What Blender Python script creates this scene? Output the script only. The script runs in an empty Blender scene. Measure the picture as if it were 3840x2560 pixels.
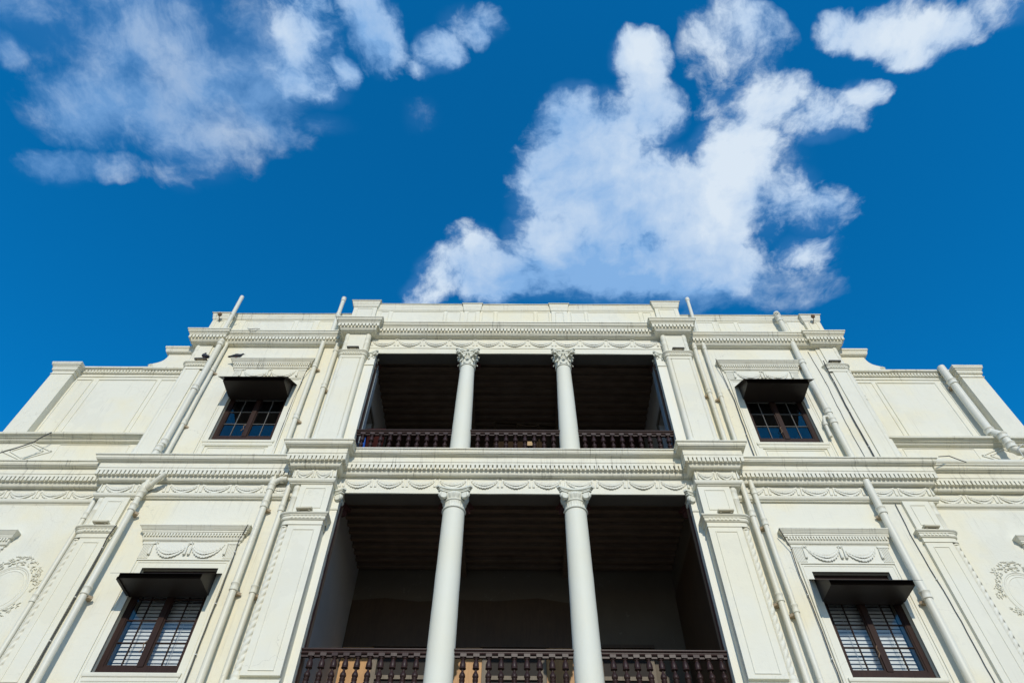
import bpy, math, random
from mathutils import Vector, Matrix
R = math.radians
PI = math.pi
random.seed(7)
sc = bpy.context.scene
col = sc.collection

# ------------------------------------------------------------------ camera
CAM_X, CAM_Z = 0.01828, 1.6
FPX = 2560.0                      # focal length in pixels of the 3840 px wide photograph (24 mm)
_p, _y, _r = R(52.54567792), R(-0.58794439), R(0.67600416)
FW = Vector((math.sin(_y) * math.cos(_p), math.cos(_y) * math.cos(_p), math.sin(_p)))
_rt = Vector((math.cos(_y), -math.sin(_y), 0))
_up = _rt.cross(FW)
RT = math.cos(_r) * _rt + math.sin(_r) * _up
UP = math.cos(_r) * _up - math.sin(_r) * _rt
cam = bpy.data.cameras.new('camera')
cam.lens, cam.sensor_width, cam.clip_start, cam.clip_end = 24.0, 36.0, 0.05, 5000
cam_o = bpy.data.objects.new('camera', cam)
col.objects.link(cam_o)
M = Matrix((RT, UP, -FW)).transposed().to_4x4()
M.translation = (CAM_X, 0, CAM_Z)
cam_o.matrix_world = M
sc.camera = cam_o

# ------------------------------------------------------------------ sun, exposure
SUN_DIR = Vector((0.085, -1.0, 0.53)).normalized()       # towards the sun
SUN_EL = math.asin(SUN_DIR.z)
SUN_ROT = math.atan2(SUN_DIR.x, SUN_DIR.y)
sun = bpy.data.lights.new('sun', 'SUN')
sun.energy, sun.angle, sun.color = 2.95, R(0.53), (1.0, 0.925, 0.80)
sun_o = bpy.data.objects.new('sun', sun)
col.objects.link(sun_o)
sun_o.rotation_euler = (-SUN_DIR).to_track_quat('-Z', 'Y').to_euler()
sun_o.location = (3, -40, 30)
vs = sc.view_settings
vs.view_transform, vs.look, vs.gamma, vs.exposure = 'Standard', 'None', 1.0, 0.0
vs.use_curve_mapping = False


# ------------------------------------------------------------------ node helper
class NT:
    def __init__(s, tree):
        s.t = tree; s.n = tree.nodes; s.l = tree.links

    def new(s, typ, **kw):
        n = s.n.new(typ)
        for k, v in kw.items():
            setattr(n, k, v)
        return n

    def put(s, sock, v):
        if hasattr(v, 'links') or isinstance(v, bpy.types.NodeSocket):
            s.l.new(v, sock)
        else:
            sock.default_value = v

    def math(s, op, a, b=None, c=None, clamp=False):
        n = s.new('ShaderNodeMath', operation=op); n.use_clamp = clamp
        s.put(n.inputs[0], a)
        if b is not None: s.put(n.inputs[1], b)
        if c is not None: s.put(n.inputs[2], c)
        return n.outputs[0]

    def vmath(s, op, a, b=None):
        n = s.new('ShaderNodeVectorMath', operation=op)
        s.put(n.inputs[0], a)
        if b is not None:
            s.put(n.inputs[3 if op == 'SCALE' else 1], b)
        return n.outputs['Value'] if op in ('LENGTH', 'DOT_PRODUCT') else n.outputs[0]

    def noise(s, vec, scale, detail=4, rough=.55, lac=2.0, dist=0.0, out='Fac'):
        n = s.new('ShaderNodeTexNoise')
        if vec is not None: s.l.new(vec, n.inputs['Vector'])
        n.inputs['Scale'].default_value = scale
        n.inputs['Detail'].default_value = detail
        n.inputs['Roughness'].default_value = rough
        n.inputs['Lacunarity'].default_value = lac
        n.inputs['Distortion'].default_value = dist
        return n.outputs[out]

    def remap(s, v, a, b, c=0.0, d=1.0, kind='LINEAR'):
        n = s.new('ShaderNodeMapRange', interpolation_type=kind)
        s.put(n.inputs[0], v)
        for i, q in enumerate((a, b, c, d)):
            s.put(n.inputs[i + 1], q)
        return n.outputs[0]

    def mix(s, fac, a, b, blend='MIX'):
        n = s.new('ShaderNodeMix', data_type='RGBA', blend_type=blend)
        s.put(n.inputs[0], fac)
        for i, q in ((6, a), (7, b)):
            if isinstance(q, (tuple, list)): q = tuple(q) + ((1,) if len(q) == 3 else ())
            s.put(n.inputs[i], q)
        return n.outputs[2]

    def scale_vec(s, vec, sc3):
        return s.vmath('MULTIPLY', vec, sc3)


# ------------------------------------------------------------------ world: sky with drifting cumulus
world = bpy.data.worlds.new('World')
sc.world = world
world.use_nodes = True
world.cycles.sampling_method = 'MANUAL'
world.cycles.sample_map_resolution = 256
wt = NT(world.node_tree)
wt.n.clear()
sky = wt.new('ShaderNodeTexSky', sky_type='NISHITA')
sky.sun_disc = False
sky.sun_elevation = SUN_EL
sky.sun_rotation = SUN_ROT
sky.altitude = 200
sky.air_density, sky.dust_density, sky.ozone_density = 1.0, 0.25, 3.0
# polarised, saturated blue: raise the contrast between the channels of the sky colour
SKY_GAIN = (0.025, 1.36, 2.05)
CLOUD_DARK, CLOUD_LIT = (2.3, 4.4, 7.7), (7.0, 8.0, 9.1)
deep = wt.vmath('MULTIPLY', sky.outputs[0], SKY_GAIN)
haze_c = wt.vmath('MULTIPLY', sky.outputs[0], (0.95, 0.95, 1.0))
tc = wt.new('ShaderNodeTexCoord')
sx = wt.new('ShaderNodeSeparateXYZ'); wt.l.new(tc.outputs['Generated'], sx.inputs[0])
sky_col = wt.mix(wt.remap(sx.outputs[2], .10, .60, 1.0, 0.0, 'SMOOTHSTEP'), deep, haze_c)   # paler towards the horizon
zc = wt.math('MAXIMUM', sx.outputs[2], 0.06)
uu = wt.math('DIVIDE', sx.outputs[0], zc)
vv = wt.math('DIVIDE', sx.outputs[1], zc)
cuv = wt.new('ShaderNodeCombineXYZ'); wt.l.new(uu, cuv.inputs[0]); wt.l.new(vv, cuv.inputs[1])
uv = cuv.outputs[0]                       # cloud layer seen as a flat sheet overhead


def px_uv(x, y):                          # direction of a photo pixel (2352 px wide copy) on that sheet
    d = FW * FPX + RT * (x * 1.632653 - 1920) + UP * (1280 - y * 1.632653)
    return d.x / d.z, d.y / d.z


def noise2(vec, scale, detail, rough, out='Fac', dist=0.0):
    n = wt.new('ShaderNodeTexNoise', noise_dimensions='2D')
    wt.l.new(vec, n.inputs['Vector'])
    n.inputs['Scale'].default_value = scale; n.inputs['Detail'].default_value = detail
    n.inputs['Roughness'].default_value = rough; n.inputs['Distortion'].default_value = dist
    return n.outputs[out]


def warp(vec, scale, amt, detail, rough=.6):
    c = wt.vmath('SUBTRACT', noise2(vec, scale, detail, rough, 'Color'), (.5, .5, .5))
    return wt.vmath('ADD', vec, wt.vmath('SCALE', c, amt))


uvw = warp(uv, 4.0, 0.075, 5.0, .60)
THICK = [  # x, y, visible rx, ry (photo pixels), weight
    (1468, 142, 72, 54, 1.6), (1300, 262, 80, 74, 2.1), (1355, 340, 150, 125, 2.2), (1475, 280, 92, 80, 1.7), (1325, 430, 158, 145, 2.3), (1480, 485, 215, 140, 2.1),
    (1265, 545, 95, 105, 1.8), (1420, 605, 240, 90, 1.9), (1570, 560, 160, 110, 1.9), (1670, 615, 72, 55, 1.2), (1665, 455, 95, 130, 1.8), (1705, 340, 118, 125, 2.0),
    (1755, 235, 118, 88, 1.8), (1880, 262, 132, 66, 1.7), (1990, 205, 66, 38, 1.4), (1690, 112, 70, 62, .80), (1648, 222, 36, 60, .85),
    (1095, 572, 66, 44, 1.2), (1050, 622, 92, 55, 1.5), (1150, 640, 115, 58, 1.6), (978, 668, 62, 40, 1.5), (1235, 650, 80, 50, 1.0),
    (1835, 420, 46, 36, .92), (1880, 492, 62, 46, .92), (1845, 577, 56, 34, .98), (1780, 480, 42, 62, .78),
    (1010, 120, 58, 52, 1.5), (1085, 55, 62, 40, .98), (970, 152, 30, 24, .95),
    (1925, 62, 42, 36, .88), (2060, 58, 92, 56, 1.15), (2165, 52, 90, 48, 1.05), (2120, 102, 60, 34, .95), (2310, 10, 70, 34, .95), (1468, 212, 62, 46, 1.25), (1010, 640, 66, 50, 1.6),
    (700, 95, 76, 118, 1.0), (780, 152, 32, 40, 1.3), (862, 60, 64, 92, 1.1), (745, 200, 30, 26, .8),
]
VEIL = [
    (330, 80, 330, 130, 1.1), (520, 180, 190, 155, 1.2), (280, 235, 200, 115, 1.1), (440, 300, 130, 120, 1.1), (15, 110, 48, 45, 1.2), (110, 35, 150, 75, 1.0),
    (150, 385, 90, 30, .8), (270, 385, 70, 28, .8), (410, 390, 45, 48, .85), (620, 120, 120, 130, 1.1), (650, 300, 62, 36, .75), (740, 275, 48, 26, .75), (955, 268, 30, 26, .66), (1500, 640, 330, 70, 1.0), (1760, 420, 90, 130, .85),
]


def field(blobs, level):
    out = None
    for (x, y, rx, ry, wgt) in blobs:
        k = 1 / math.sqrt(1 - level / wgt)
        c = px_uv(x, y)
        su = (px_uv(x + 20, y)[0] - c[0]) / 20 * rx * k
        sv = (px_uv(x, y + 20)[1] - c[1]) / 20 * ry * k
        n = wt.new('ShaderNodeVectorMath', operation='MULTIPLY_ADD')
        wt.l.new(uvw, n.inputs[0])
        n.inputs[1].default_value = (1 / su, 1 / sv, 0)
        n.inputs[2].default_value = (-c[0] / su, -c[1] / sv, 0)
        b = wt.math('MULTIPLY_ADD', wt.vmath('DOT_PRODUCT', n.outputs[0], n.outputs[0]), -wgt, wgt)
        out = wt.math('MAXIMUM', b, 0.0) if out is None else wt.math('MAXIMUM', out, b)
    return out


thick, veil = field(THICK, .60), field(VEIL, .55)
# the same kind of clouds goes on over the rest of the sky
far = wt.remap(noise2(uvw, 1.15, 3.0, .5), .50, .70, 0.0, 1.3)
duv = wt.vmath('LENGTH', wt.vmath('SUBTRACT', uv, (0.0, 0.36, 0.0)))
thick = wt.math('MAXIMUM', thick, wt.math('MULTIPLY', far, wt.remap(duv, 1.25, 1.8, 0.0, 1.0)))
fine = noise2(uvw, 7.0, 9.0, .63)
fine2 = noise2(wt.vmath('ADD', uvw, (.016, -.030, 0)), 7.0, 3.0, .5)      # the same billows a little nearer the sun
nz = wt.math('SUBTRACT', fine, .5)
dens = wt.math('MULTIPLY_ADD', nz, 4.4, thick)
a1 = wt.math('MULTIPLY', wt.remap(dens, 0.28, 1.42, 0.0, 1.0, 'SMOOTHSTEP'), wt.remap(thick, 0.0, .22, 0, 1))
dv = wt.math('MULTIPLY_ADD', nz, 3.2, veil)
a2 = wt.math('MULTIPLY', wt.remap(dv, 0.20, 1.45, 0.0, .66, 'SMOOTHSTEP'), wt.remap(veil, 0.0, .25, 0, 1))
alpha = wt.math('SUBTRACT', 1.0, wt.math('MULTIPLY', wt.math('SUBTRACT', 1.0, a1), wt.math('SUBTRACT', 1.0, a2)))
# brightness: side of each billow that faces the sun, then broad soft changes
relief = wt.math('MULTIPLY', wt.math('SUBTRACT', fine, fine2), .7)
bil = noise2(wt.vmath('ADD', uvw, (3.1, .7, 0)), 3.6, 3.0, .5)
lit = wt.math('ADD', relief, wt.math('MULTIPLY_ADD', wt.math('SUBTRACT', bil, .5), 1.9, wt.math('MULTIPLY_ADD', dens, .24, .22)))
c_b = px_uv(1420, 660)
base = wt.new('ShaderNodeVectorMath', operation='MULTIPLY_ADD')
wt.l.new(uvw, base.inputs[0]); base.inputs[1].default_value = (1 / .34, 1 / .15, 0); base.inputs[2].default_value = (-c_b[0] / .34, -c_b[1] / .15, 0)
lit = wt.math('SUBTRACT', lit, wt.remap(wt.vmath('LENGTH', base.outputs[0]), 0.0, 1.0, .95, 0.0, 'SMOOTHSTEP'))   # grey base of the big cumulus
lit = wt.remap(lit, .0, 1.0, 0.0, 1.0)
cl_col = wt.mix(lit, CLOUD_DARK, CLOUD_LIT)
glow = wt.remap(wt.math('MAXIMUM', thick, wt.math('MULTIPLY', veil, .8)), .10, 1.1, 0.0, .16, 'SMOOTHERSTEP')                      # thin vapour round the clouds
final = wt.mix(alpha, wt.mix(glow, sky_col, (1.6, 3.6, 7.4)), cl_col)
bg = wt.new('ShaderNodeBackground')
wt.l.new(final, bg.inputs[0])
bg.inputs[1].default_value = 0.1
wo = wt.new('ShaderNodeOutputWorld')
wt.l.new(bg.outputs[0], wo.inputs[0])


# ------------------------------------------------------------------ materials
def material(name):
    m = bpy.data.materials.new(name)
    m.use_nodes = True
    t = NT(m.node_tree)
    b = t.n['Principled BSDF']
    return m, t, b


def geo_pos(t):
    return t.new('ShaderNodeNewGeometry').outputs['Position']


def plaster(name, base, warm, streak=0.0, bump=.25, rough=.6, blotch=.5):
    m, t, b = material(name)
    p = geo_pos(t)
    big = t.remap(t.noise(p, .55, 4, .6), .42, .62, 0, 1, 'SMOOTHSTEP')
    mid = t.remap(t.noise(p, 3.3, 5, .65), .35, .75, 0, 1)
    c = t.mix(t.math('MULTIPLY', big, blotch), base, warm)
    c = t.mix(t.math('MULTIPLY', mid, .10), c, tuple(q * .86 for q in base))
    pat = t.remap(t.noise(t.scale_vec(p, (1, 1, .8)), .85, 5, .6), .560, .572, 0, .16)
    c = t.mix(pat, c, tuple(q * .80 for q in base))
    vo = t.new('ShaderNodeTexVoronoi', feature='DISTANCE_TO_EDGE'); vo.inputs['Scale'].default_value = .9
    t.l.new(t.vmath('ADD', p, t.vmath('SCALE', t.noise(p, 2.5, 4, .6, out='Color'), .5)), vo.inputs['Vector'])
    crk = t.math('MULTIPLY', t.remap(vo.outputs['Distance'], .001, .005, .30, 0), t.remap(t.noise(p, .7, 2, .5), .50, .62, 0, 1))
    c = t.mix(crk, c, (.30, .28, .23))
    # small grey repair patches and spots
    sp = t.remap(t.noise(p, 11, 2, .5), .70, .74, 0, .10)
    c = t.mix(sp, c, (.45, .43, .38))
    if streak > 0:
        st = t.noise(t.scale_vec(p, (26, 3, .9)), 1.0, 3, .7)
        patch = t.remap(t.noise(p, 1.4, 3, .6), .42, .62, 0, 1)
        s = t.math('MULTIPLY', t.remap(st, .56, .74, 0, 1), t.math('MULTIPLY', patch, streak))
        c = t.mix(s, c, (.16, .15, .12))
        st2 = t.noise(t.scale_vec(p, (3.5, 3, 40)), 1.0, 4, .75)
        s2 = t.math('MULTIPLY', t.remap(st2, .58, .78, 0, 1), streak * .55)
        c = t.mix(s2, c, (.30, .27, .20))
        rust = t.math('MULTIPLY', t.remap(t.noise(t.scale_vec(p, (9, 9, 2)), 1, 4, .6), .66, .8, 0, 1), streak * .5)
        c = t.mix(rust, c, (.45, .33, .18))
    t.l.new(c, b.inputs['Base Color'])
    b.inputs['Roughness'].default_value = rough
    b.inputs['Specular IOR Level'].default_value = .25
    bm = t.new('ShaderNodeBump'); bm.inputs['Strength'].default_value = bump; bm.inputs['Distance'].default_value = .02
    h = t.math('ADD', t.noise(p, 7, 6, .6), t.math('MULTIPLY', t.noise(p, 45, 3, .6), .25))
    t.l.new(h, bm.inputs['Height'])
    t.l.new(bm.outputs[0], b.inputs['Normal'])
    return m


WHITE, WARM = (.725, .705, .592), (.752, .695, .505)
MAT = {}
MAT['wall'] = plaster('painted_plaster', WHITE, WARM, streak=.26, blotch=.85)
MAT['trim'] = plaster('moulded_plaster', WHITE, WARM, streak=.16, bump=.2, blotch=.5)
MAT['cornice'] = plaster('weathered_cornice_plaster', WHITE, WARM, streak=.85, bump=.3, blotch=.55)
MAT['ornament'] = plaster('stucco_ornament', (.72, .705, .605), (.74, .69, .52), bump=.35, blotch=.6)
MAT['pipe'] = plaster('painted_iron_pipe', (.715, .70, .60), (.71, .65, .46), streak=.10, bump=.05, rough=.42, blotch=.45)
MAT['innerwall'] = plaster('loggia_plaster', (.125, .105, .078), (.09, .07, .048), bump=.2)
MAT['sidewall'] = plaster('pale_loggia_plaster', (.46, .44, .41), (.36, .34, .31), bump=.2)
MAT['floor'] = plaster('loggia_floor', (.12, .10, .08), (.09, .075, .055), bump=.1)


def wood(name, a, b_, rough=.5, sx=(14, 14, 1.2), spec=.4):
    m, t, b = material(name)
    p = geo_pos(t)
    g = t.noise(t.scale_vec(p, sx), 2.0, 6, .65, dist=.8)
    n2 = t.noise(p, 2.2, 3, .6)
    c = t.mix(t.remap(g, .3, .72, 0, 1), a, b_)
    c = t.mix(t.remap(n2, .4, .75, 0, .35), c, tuple(q * .5 for q in a))
    t.l.new(c, b.inputs['Base Color'])
    b.inputs['Roughness'].default_value = rough
    b.inputs['Specular IOR Level'].default_value = spec
    bm = t.new('ShaderNodeBump'); bm.inputs['Strength'].default_value = .25; bm.inputs['Distance'].default_value = .004
    t.l.new(g, bm.inputs['Height']); t.l.new(bm.outputs[0], b.inputs['Normal'])
    return m


MAT['rail'] = wood('dark_painted_wood', (.026, .013, .011), (.046, .024, .021), .42, spec=.22)
MAT['frame'] = wood('window_wood', (.022, .0105, .008), (.042, .021, .016), .55, spec=.15)
MAT['beam'] = wood('ceiling_wood', (.11, .076, .052), (.21, .150, .106), .7, (1.2, 14, 14))
MAT['panelling'] = wood('dark_panelling', (.055, .033, .018), (.085, .052, .028), .6)
MAT['plywood'] = wood('plywood', (.38, .20, .075), (.55, .32, .13), .55, (9, 9, .8))
MAT['greywood'] = wood('weathered_wood', (.16, .14, .11), (.24, .21, .17), .8)
MAT['redboard'] = wood('red_board', (.030, .005, .004), (.045, .008, .006), .6, spec=.05)
MAT['oldwood'] = wood('old_dark_wood', (.022, .014, .008), (.045, .030, .017), .85, spec=.05)


def simple(name, c, rough=.5, metal=0.0, spec=.4, var=.15, scale=6):
    m, t, b = material(name)
    p = geo_pos(t)
    n = t.noise(p, scale, 5, .65)
    cc = t.mix(t.remap(n, .3, .7, 0, var * 2), c, tuple(q * .55 for q in c))
    t.l.new(cc, b.inputs['Base Color'])
    b.inputs['Roughness'].default_value = rough
    b.inputs['Metallic'].default_value = metal
    b.inputs['Specular IOR Level'].default_value = spec
    return m


MAT['hood'] = simple('brown_sheet_metal', (.020, .014, .011), .45, 0, .25)
MAT['hood_edge'] = simple('bare_metal_edge', (.45, .44, .42), .4, .2)
MAT['putty'] = simple('old_putty', (.17, .165, .155), .7, 0, .2, .4, 18)
MAT['blind'] = simple('white_blind_slat', (.78, .80, .80), .5, 0, .3, .05)
MAT['cable'] = simple('black_cable', (.05, .05, .048), .6)
MAT['cable_white'] = simple('white_cable', (.6, .6, .55), .5)
MAT['bird'] = simple('slate_feathers', (.050, .055, .070), .6, 0, .3, .5, 30)
MAT['bird_dark'] = simple('dark_feathers', (.022, .024, .030), .55, 0, .3, .4, 40)
MAT['beak'] = simple('beak', (.09, .085, .08), .5)
MAT['birdleg'] = simple('bird_leg', (.30, .09, .07), .6)
MAT['lamp_beige'] = simple('beige_lamp_housing', (.62, .57, .42), .5)
MAT['lamp_dark'] = simple('dark_lamp_housing', (.05, .045, .04), .5)
MAT['lamp_glass'] = simple('lamp_lens', (.48, .43, .30), .3, 0, .4)
MAT['rusty'] = simple('rusty_iron', (.20, .13, .08), .8, .2)
MAT['bluetarp'] = simple('blue_sheet', (.02, .10, .45), .5)
MAT['card'] = simple('cardboard', (.50, .36, .20), .8)
MAT['dark'] = simple('unlit_depth', (.035, .032, .030), .9)  # dark colour stands in for the unlit space behind openings
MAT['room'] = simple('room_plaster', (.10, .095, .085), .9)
MAT['reveal_blue'] = simple('blue_grey_strip', (.30, .36, .40), .7)
MAT['bracket'] = simple('clay_bracket', (.42, .33, .22), .8)
MAT['soffit'] = simple('dark_soffit_grey', (.085, .078, .068), .7)
MAT['roof'] = simple('roof_screed', (.30, .28, .25), .9)

# column paint: white in front, old maroon left showing at the back of the shaft
m, t, b = material('column_paint')
p = geo_pos(t)
oc = t.new('ShaderNodeTexCoord').outputs['Object']
ox = t.new('ShaderNodeSeparateXYZ'); t.l.new(oc, ox.inputs[0])
wob = t.math('MULTIPLY', t.math('SUBTRACT', t.noise(t.scale_vec(p, (3, 3, 1.6)), 1.6, 5, .6), .5), .26)
mask = t.remap(t.math('ADD', ox.outputs[1], wob), .035, .05, 0, 1)
big = t.remap(t.noise(p, 1.1, 4, .6), .4, .66, 0, .45)
c = t.mix(big, (.70, .70, .605), (.70, .675, .535))
scr = t.remap(t.noise(t.scale_vec(p, (22, 22, 4)), 1, 4, .6), .72, .76, 0, .5)
c = t.mix(scr, c, (.45, .44, .38))
c = t.mix(mask, c, (.075, .030, .027))
t.l.new(c, b.inputs['Base Color'])
b.inputs['Roughness'].default_value = .6
b.inputs['Specular IOR Level'].default_value = .2
bm = t.new('ShaderNodeBump'); bm.inputs['Strength'].default_value = .2; bm.inputs['Distance'].default_value = .02
t.l.new(t.noise(p, 5, 5, .6), bm.inputs['Height']); t.l.new(bm.outputs[0], b.inputs['Normal'])
MAT['column'] = m

# jamb paint: white face, then old maroon and bare brown further inside the reveal
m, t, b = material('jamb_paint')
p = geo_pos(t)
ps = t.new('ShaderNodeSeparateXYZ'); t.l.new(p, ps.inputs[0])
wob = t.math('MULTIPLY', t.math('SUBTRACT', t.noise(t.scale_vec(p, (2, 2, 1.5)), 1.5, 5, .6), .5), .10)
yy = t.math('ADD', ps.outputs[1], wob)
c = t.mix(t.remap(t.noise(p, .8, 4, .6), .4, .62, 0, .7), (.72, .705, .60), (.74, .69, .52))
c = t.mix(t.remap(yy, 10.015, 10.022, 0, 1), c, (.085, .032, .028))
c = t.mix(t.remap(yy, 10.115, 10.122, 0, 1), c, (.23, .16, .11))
t.l.new(c, b.inputs['Base Color']); b.inputs['Roughness'].default_value = .55
MAT['jamb'] = m

# window glass: thin sheet, reflective, lets the light through
m = bpy.data.materials.new('window_glass'); m.use_nodes = True
t = NT(m.node_tree); t.n.clear()
tr = t.new('ShaderNodeBsdfTransparent'); tr.inputs[0].default_value = (.93, .95, .95, 1)
gl = t.new('ShaderNodeBsdfGlossy'); gl.inputs['Roughness'].default_value = .015
fr = t.new('ShaderNodeFresnel'); fr.inputs[0].default_value = 1.82
p = geo_pos(t)
dirt = t.new('ShaderNodeBsdfDiffuse'); dirt.inputs[0].default_value = (.6, .6, .58, 1)
ms = t.new('ShaderNodeMixShader'); t.l.new(fr.outputs[0], ms.inputs[0]); t.l.new(tr.outputs[0], ms.inputs[1]); t.l.new(gl.outputs[0], ms.inputs[2])
ms2 = t.new('ShaderNodeMixShader')
t.l.new(t.remap(t.noise(p, 16, 6, .7), .62, .85, .004, .10), ms2.inputs[0])
t.l.new(ms.outputs[0], ms2.inputs[1]); t.l.new(dirt.outputs[0], ms2.inputs[2])
bm = t.new('ShaderNodeBump'); bm.inputs['Strength'].default_value = .06; bm.inputs['Distance'].default_value = .02
t.l.new(t.noise(p, 2.5, 2, .5), bm.inputs['Height']); t.l.new(bm.outputs[0], gl.inputs['Normal'])
o_ = t.new('ShaderNodeOutputMaterial'); t.l.new(ms2.outputs[0], o_.inputs[0])
MAT['glass'] = m

# paved forecourt
m, t, b = material('forecourt_paving')
p = geo_pos(t)
br = t.new('ShaderNodeTexBrick'); t.l.new(p, br.inputs['Vector']); br.inputs['Scale'].default_value = 1.6
br.inputs['Color1'].default_value = (.29, .26, .20, 1); br.inputs['Color2'].default_value = (.25, .22, .17, 1); br.inputs['Mortar'].default_value = (.15, .14, .12, 1)
c = t.mix(t.remap(t.noise(p, .6, 5, .6), .35, .7, 0, .4), br.outputs[0], (.19, .17, .13))
t.l.new(c, b.inputs['Base Color']); b.inputs['Roughness'].default_value = .85
MAT['ground'] = m


# ------------------------------------------------------------------ mesh helpers
class MB:
    def __init__(s):
        s.v = []; s.f = []; s.smooth = []

    def add(s, vs, fs, smooth=False):
        o = len(s.v)
        s.v += [tuple(q) for q in vs]
        s.f += [tuple(i + o for i in f) for f in fs]
        s.smooth += [smooth] * len(fs)
        return s

    def box(s, x0, x1, y0, y1, z0, z1):
        if x0 > x1: x0, x1 = x1, x0
        v = [(x0, y0, z0), (x1, y0, z0), (x1, y1, z0), (x0, y1, z0), (x0, y0, z1), (x1, y0, z1), (x1, y1, z1), (x0, y1, z1)]
        return s.add(v, [(0, 3, 2, 1), (4, 5, 6, 7), (0, 1, 5, 4), (1, 2, 6, 5), (2, 3, 7, 6), (3, 0, 4, 7)])

    def bar(s, a, b, w, h, up=(0, 0, 1)):
        a, b = Vector(a), Vector(b)
        d = (b - a).normalized(); u = Vector(up)
        r = d.cross(u)
        r = (r if r.length > 1e-5 else Vector((1, 0, 0))).normalized(); u = r.cross(d)
        v = []
        for q in (a, b):
            for i, j in ((-1, -1), (1, -1), (1, 1), (-1, 1)):
                v.append(q + r * (i * w / 2) + u * (j * h / 2))
        return s.add(v, [(3, 2, 1, 0), (4, 5, 6, 7), (0, 1, 5, 4), (1, 2, 6, 5), (2, 3, 7, 6), (3, 0, 4, 7)])

    def lathe(s, prof, cx=0, cy=0, seg=24, z0=0, flute=None, cap=True):
        n = len(prof); v = []
        for k, (r, z) in enumerate(prof):
            for i in range(seg):
                a = 2 * PI * i / seg
                rr = r if flute is None else r * (1 - flute(k, a))
                v.append((cx + rr * math.cos(a), cy + rr * math.sin(a), z + z0))
        f = [(k * seg + i, k * seg + (i + 1) % seg, (k + 1) * seg + (i + 1) % seg, (k + 1) * seg + i) for k in range(n - 1) for i in range(seg)]
        s.add(v, f, True)
        if cap:
            s.add(v[:seg], [tuple(range(seg - 1, -1, -1))])
            s.add(v[-seg:], [tuple(range(seg))])
        return s

    def tube(s, pts, r, seg=10, caps=True, radii=None):
        pts = [Vector(q) for q in pts]; n = len(pts)
        rings = []; ref = None
        for i, q in enumerate(pts):
            if i == 0: d = pts[1] - q
            elif i == n - 1: d = q - pts[-2]
            else: d = (q - pts[i - 1]).normalized() + (pts[i + 1] - q).normalized()
            d.normalize()
            if ref is None:
                ref = d.cross(Vector((0, 1, 0)))
                if ref.length < .1: ref = d.cross(Vector((1, 0, 0)))
            a = (ref - d * ref.dot(d)).normalized(); ref = a
            b = d.cross(a)
            rr = radii[i] if radii else r
            rings.append([q + (a * math.cos(2 * PI * k / seg) + b * math.sin(2 * PI * k / seg)) * rr for k in range(seg)])
        v = [q for g in rings for q in g]
        f = [(k * seg + i, k * seg + (i + 1) % seg, (k + 1) * seg + (i + 1) % seg, (k + 1) * seg + i) for k in range(n - 1) for i in range(seg)]
        s.add(v, f, True)
        if caps:
            s.add(v[:seg], [tuple(range(seg - 1, -1, -1))]); s.add(v[-seg:], [tuple(range(seg))])
        return s

    def prism(s, poly, y0, y1):                       # polygon in XZ (counter-clockwise seen from -Y), extruded along Y
        n = len(poly)
        v = [(x, y0, z) for x, z in poly] + [(x, y1, z) for x, z in poly]
        f = [tuple(range(n)), tuple(range(2 * n - 1, n - 1, -1))]
        f += [(i, i + n, (i + 1) % n + n, (i + 1) % n) for i in range(n)]
        return s.add(v, f)

    def sweep(s, path, prof, jit=.0018, step=.45, cap=True):
        """profile [(projection, z)] from bottom to top swept along a plan path [(x, y)]; outward = right of travel"""
        P = [Vector(q) for q in path]
        nrm = []
        for a, b in zip(P, P[1:]):
            d = (b - a).normalized(); nrm.append(Vector((d.y, -d.x)))
        sts = []
        for i in range(len(P)):
            if i == 0: mm = nrm[0]
            elif i == len(P) - 1: mm = nrm[-1]
            else: mm = (nrm[i - 1] + nrm[i]) / (1 + nrm[i - 1].dot(nrm[i]))
            sts.append((P[i], mm))
            if i < len(P) - 1:
                L = (P[i + 1] - P[i]).length
                k = int(L / step)
                for j in range(1, k):
                    sts.append((P[i].lerp(P[i + 1], j / k), nrm[i]))
        n = len(prof); v = []
        for (q, mm) in sts:
            for (pr, z) in prof:
                e = pr + random.uniform(-jit, jit)
                v.append((q.x + mm.x * e, q.y + mm.y * e, z + random.uniform(-jit, jit)))
        f = []
        for k in range(len(sts) - 1):
            for i in range(n - 1):
                f.append((k * n + i, (k + 1) * n + i, (k + 1) * n + i + 1, k * n + i + 1))
        s.add(v, f)
        if cap:
            e = len(sts) - 1
            s.add(v[:n], [tuple(range(n))])
            s.add(v[e * n:], [tuple(range(n - 1, -1, -1))])
        return s

    def mesh(s, name):
        me = bpy.data.meshes.new(name)
        me.from_pydata(s.v, [], s.f)
        me.polygons.foreach_set('use_smooth', s.smooth)
        me.update()
        return me


def link(name, me, mat, parent=None, loc=(0, 0, 0), rz=0, scale=None, kind=None):
    """me: MB or mesh; loc in world metres; parents are never turned or scaled away from their own location"""
    if isinstance(me, MB): me = me.mesh(name)
    if mat is not None and not me.materials: me.materials.append(MAT[mat])
    o = bpy.data.objects.new(name, me); col.objects.link(o)
    o.location = loc; o.rotation_euler = (0, 0, rz)
    if scale: o.scale = scale
    if parent is not None:
        o.parent = parent
        o.matrix_parent_inverse = Matrix.Translation(-wloc(parent))
    if kind: o['kind'] = kind
    return o


WL = {}


def wloc(o):
    q = Vector((0, 0, 0))
    while o is not None:
        # every object's own location is a world location because of the parent inverse
        return Vector(o.location)
    return q


def tag(o, label, cat, group=None):
    o['label'] = label; o['category'] = cat
    if group: o['group'] = group
    return o


def thing(name, loc, label, cat, group=None):
    o = bpy.data.objects.new(name, None); col.objects.link(o); o.location = loc; o.empty_display_size = .2
    return tag(o, label, cat, group)


def arc(n, f):
    return [f(i / n) for i in range(n + 1)]


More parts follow.
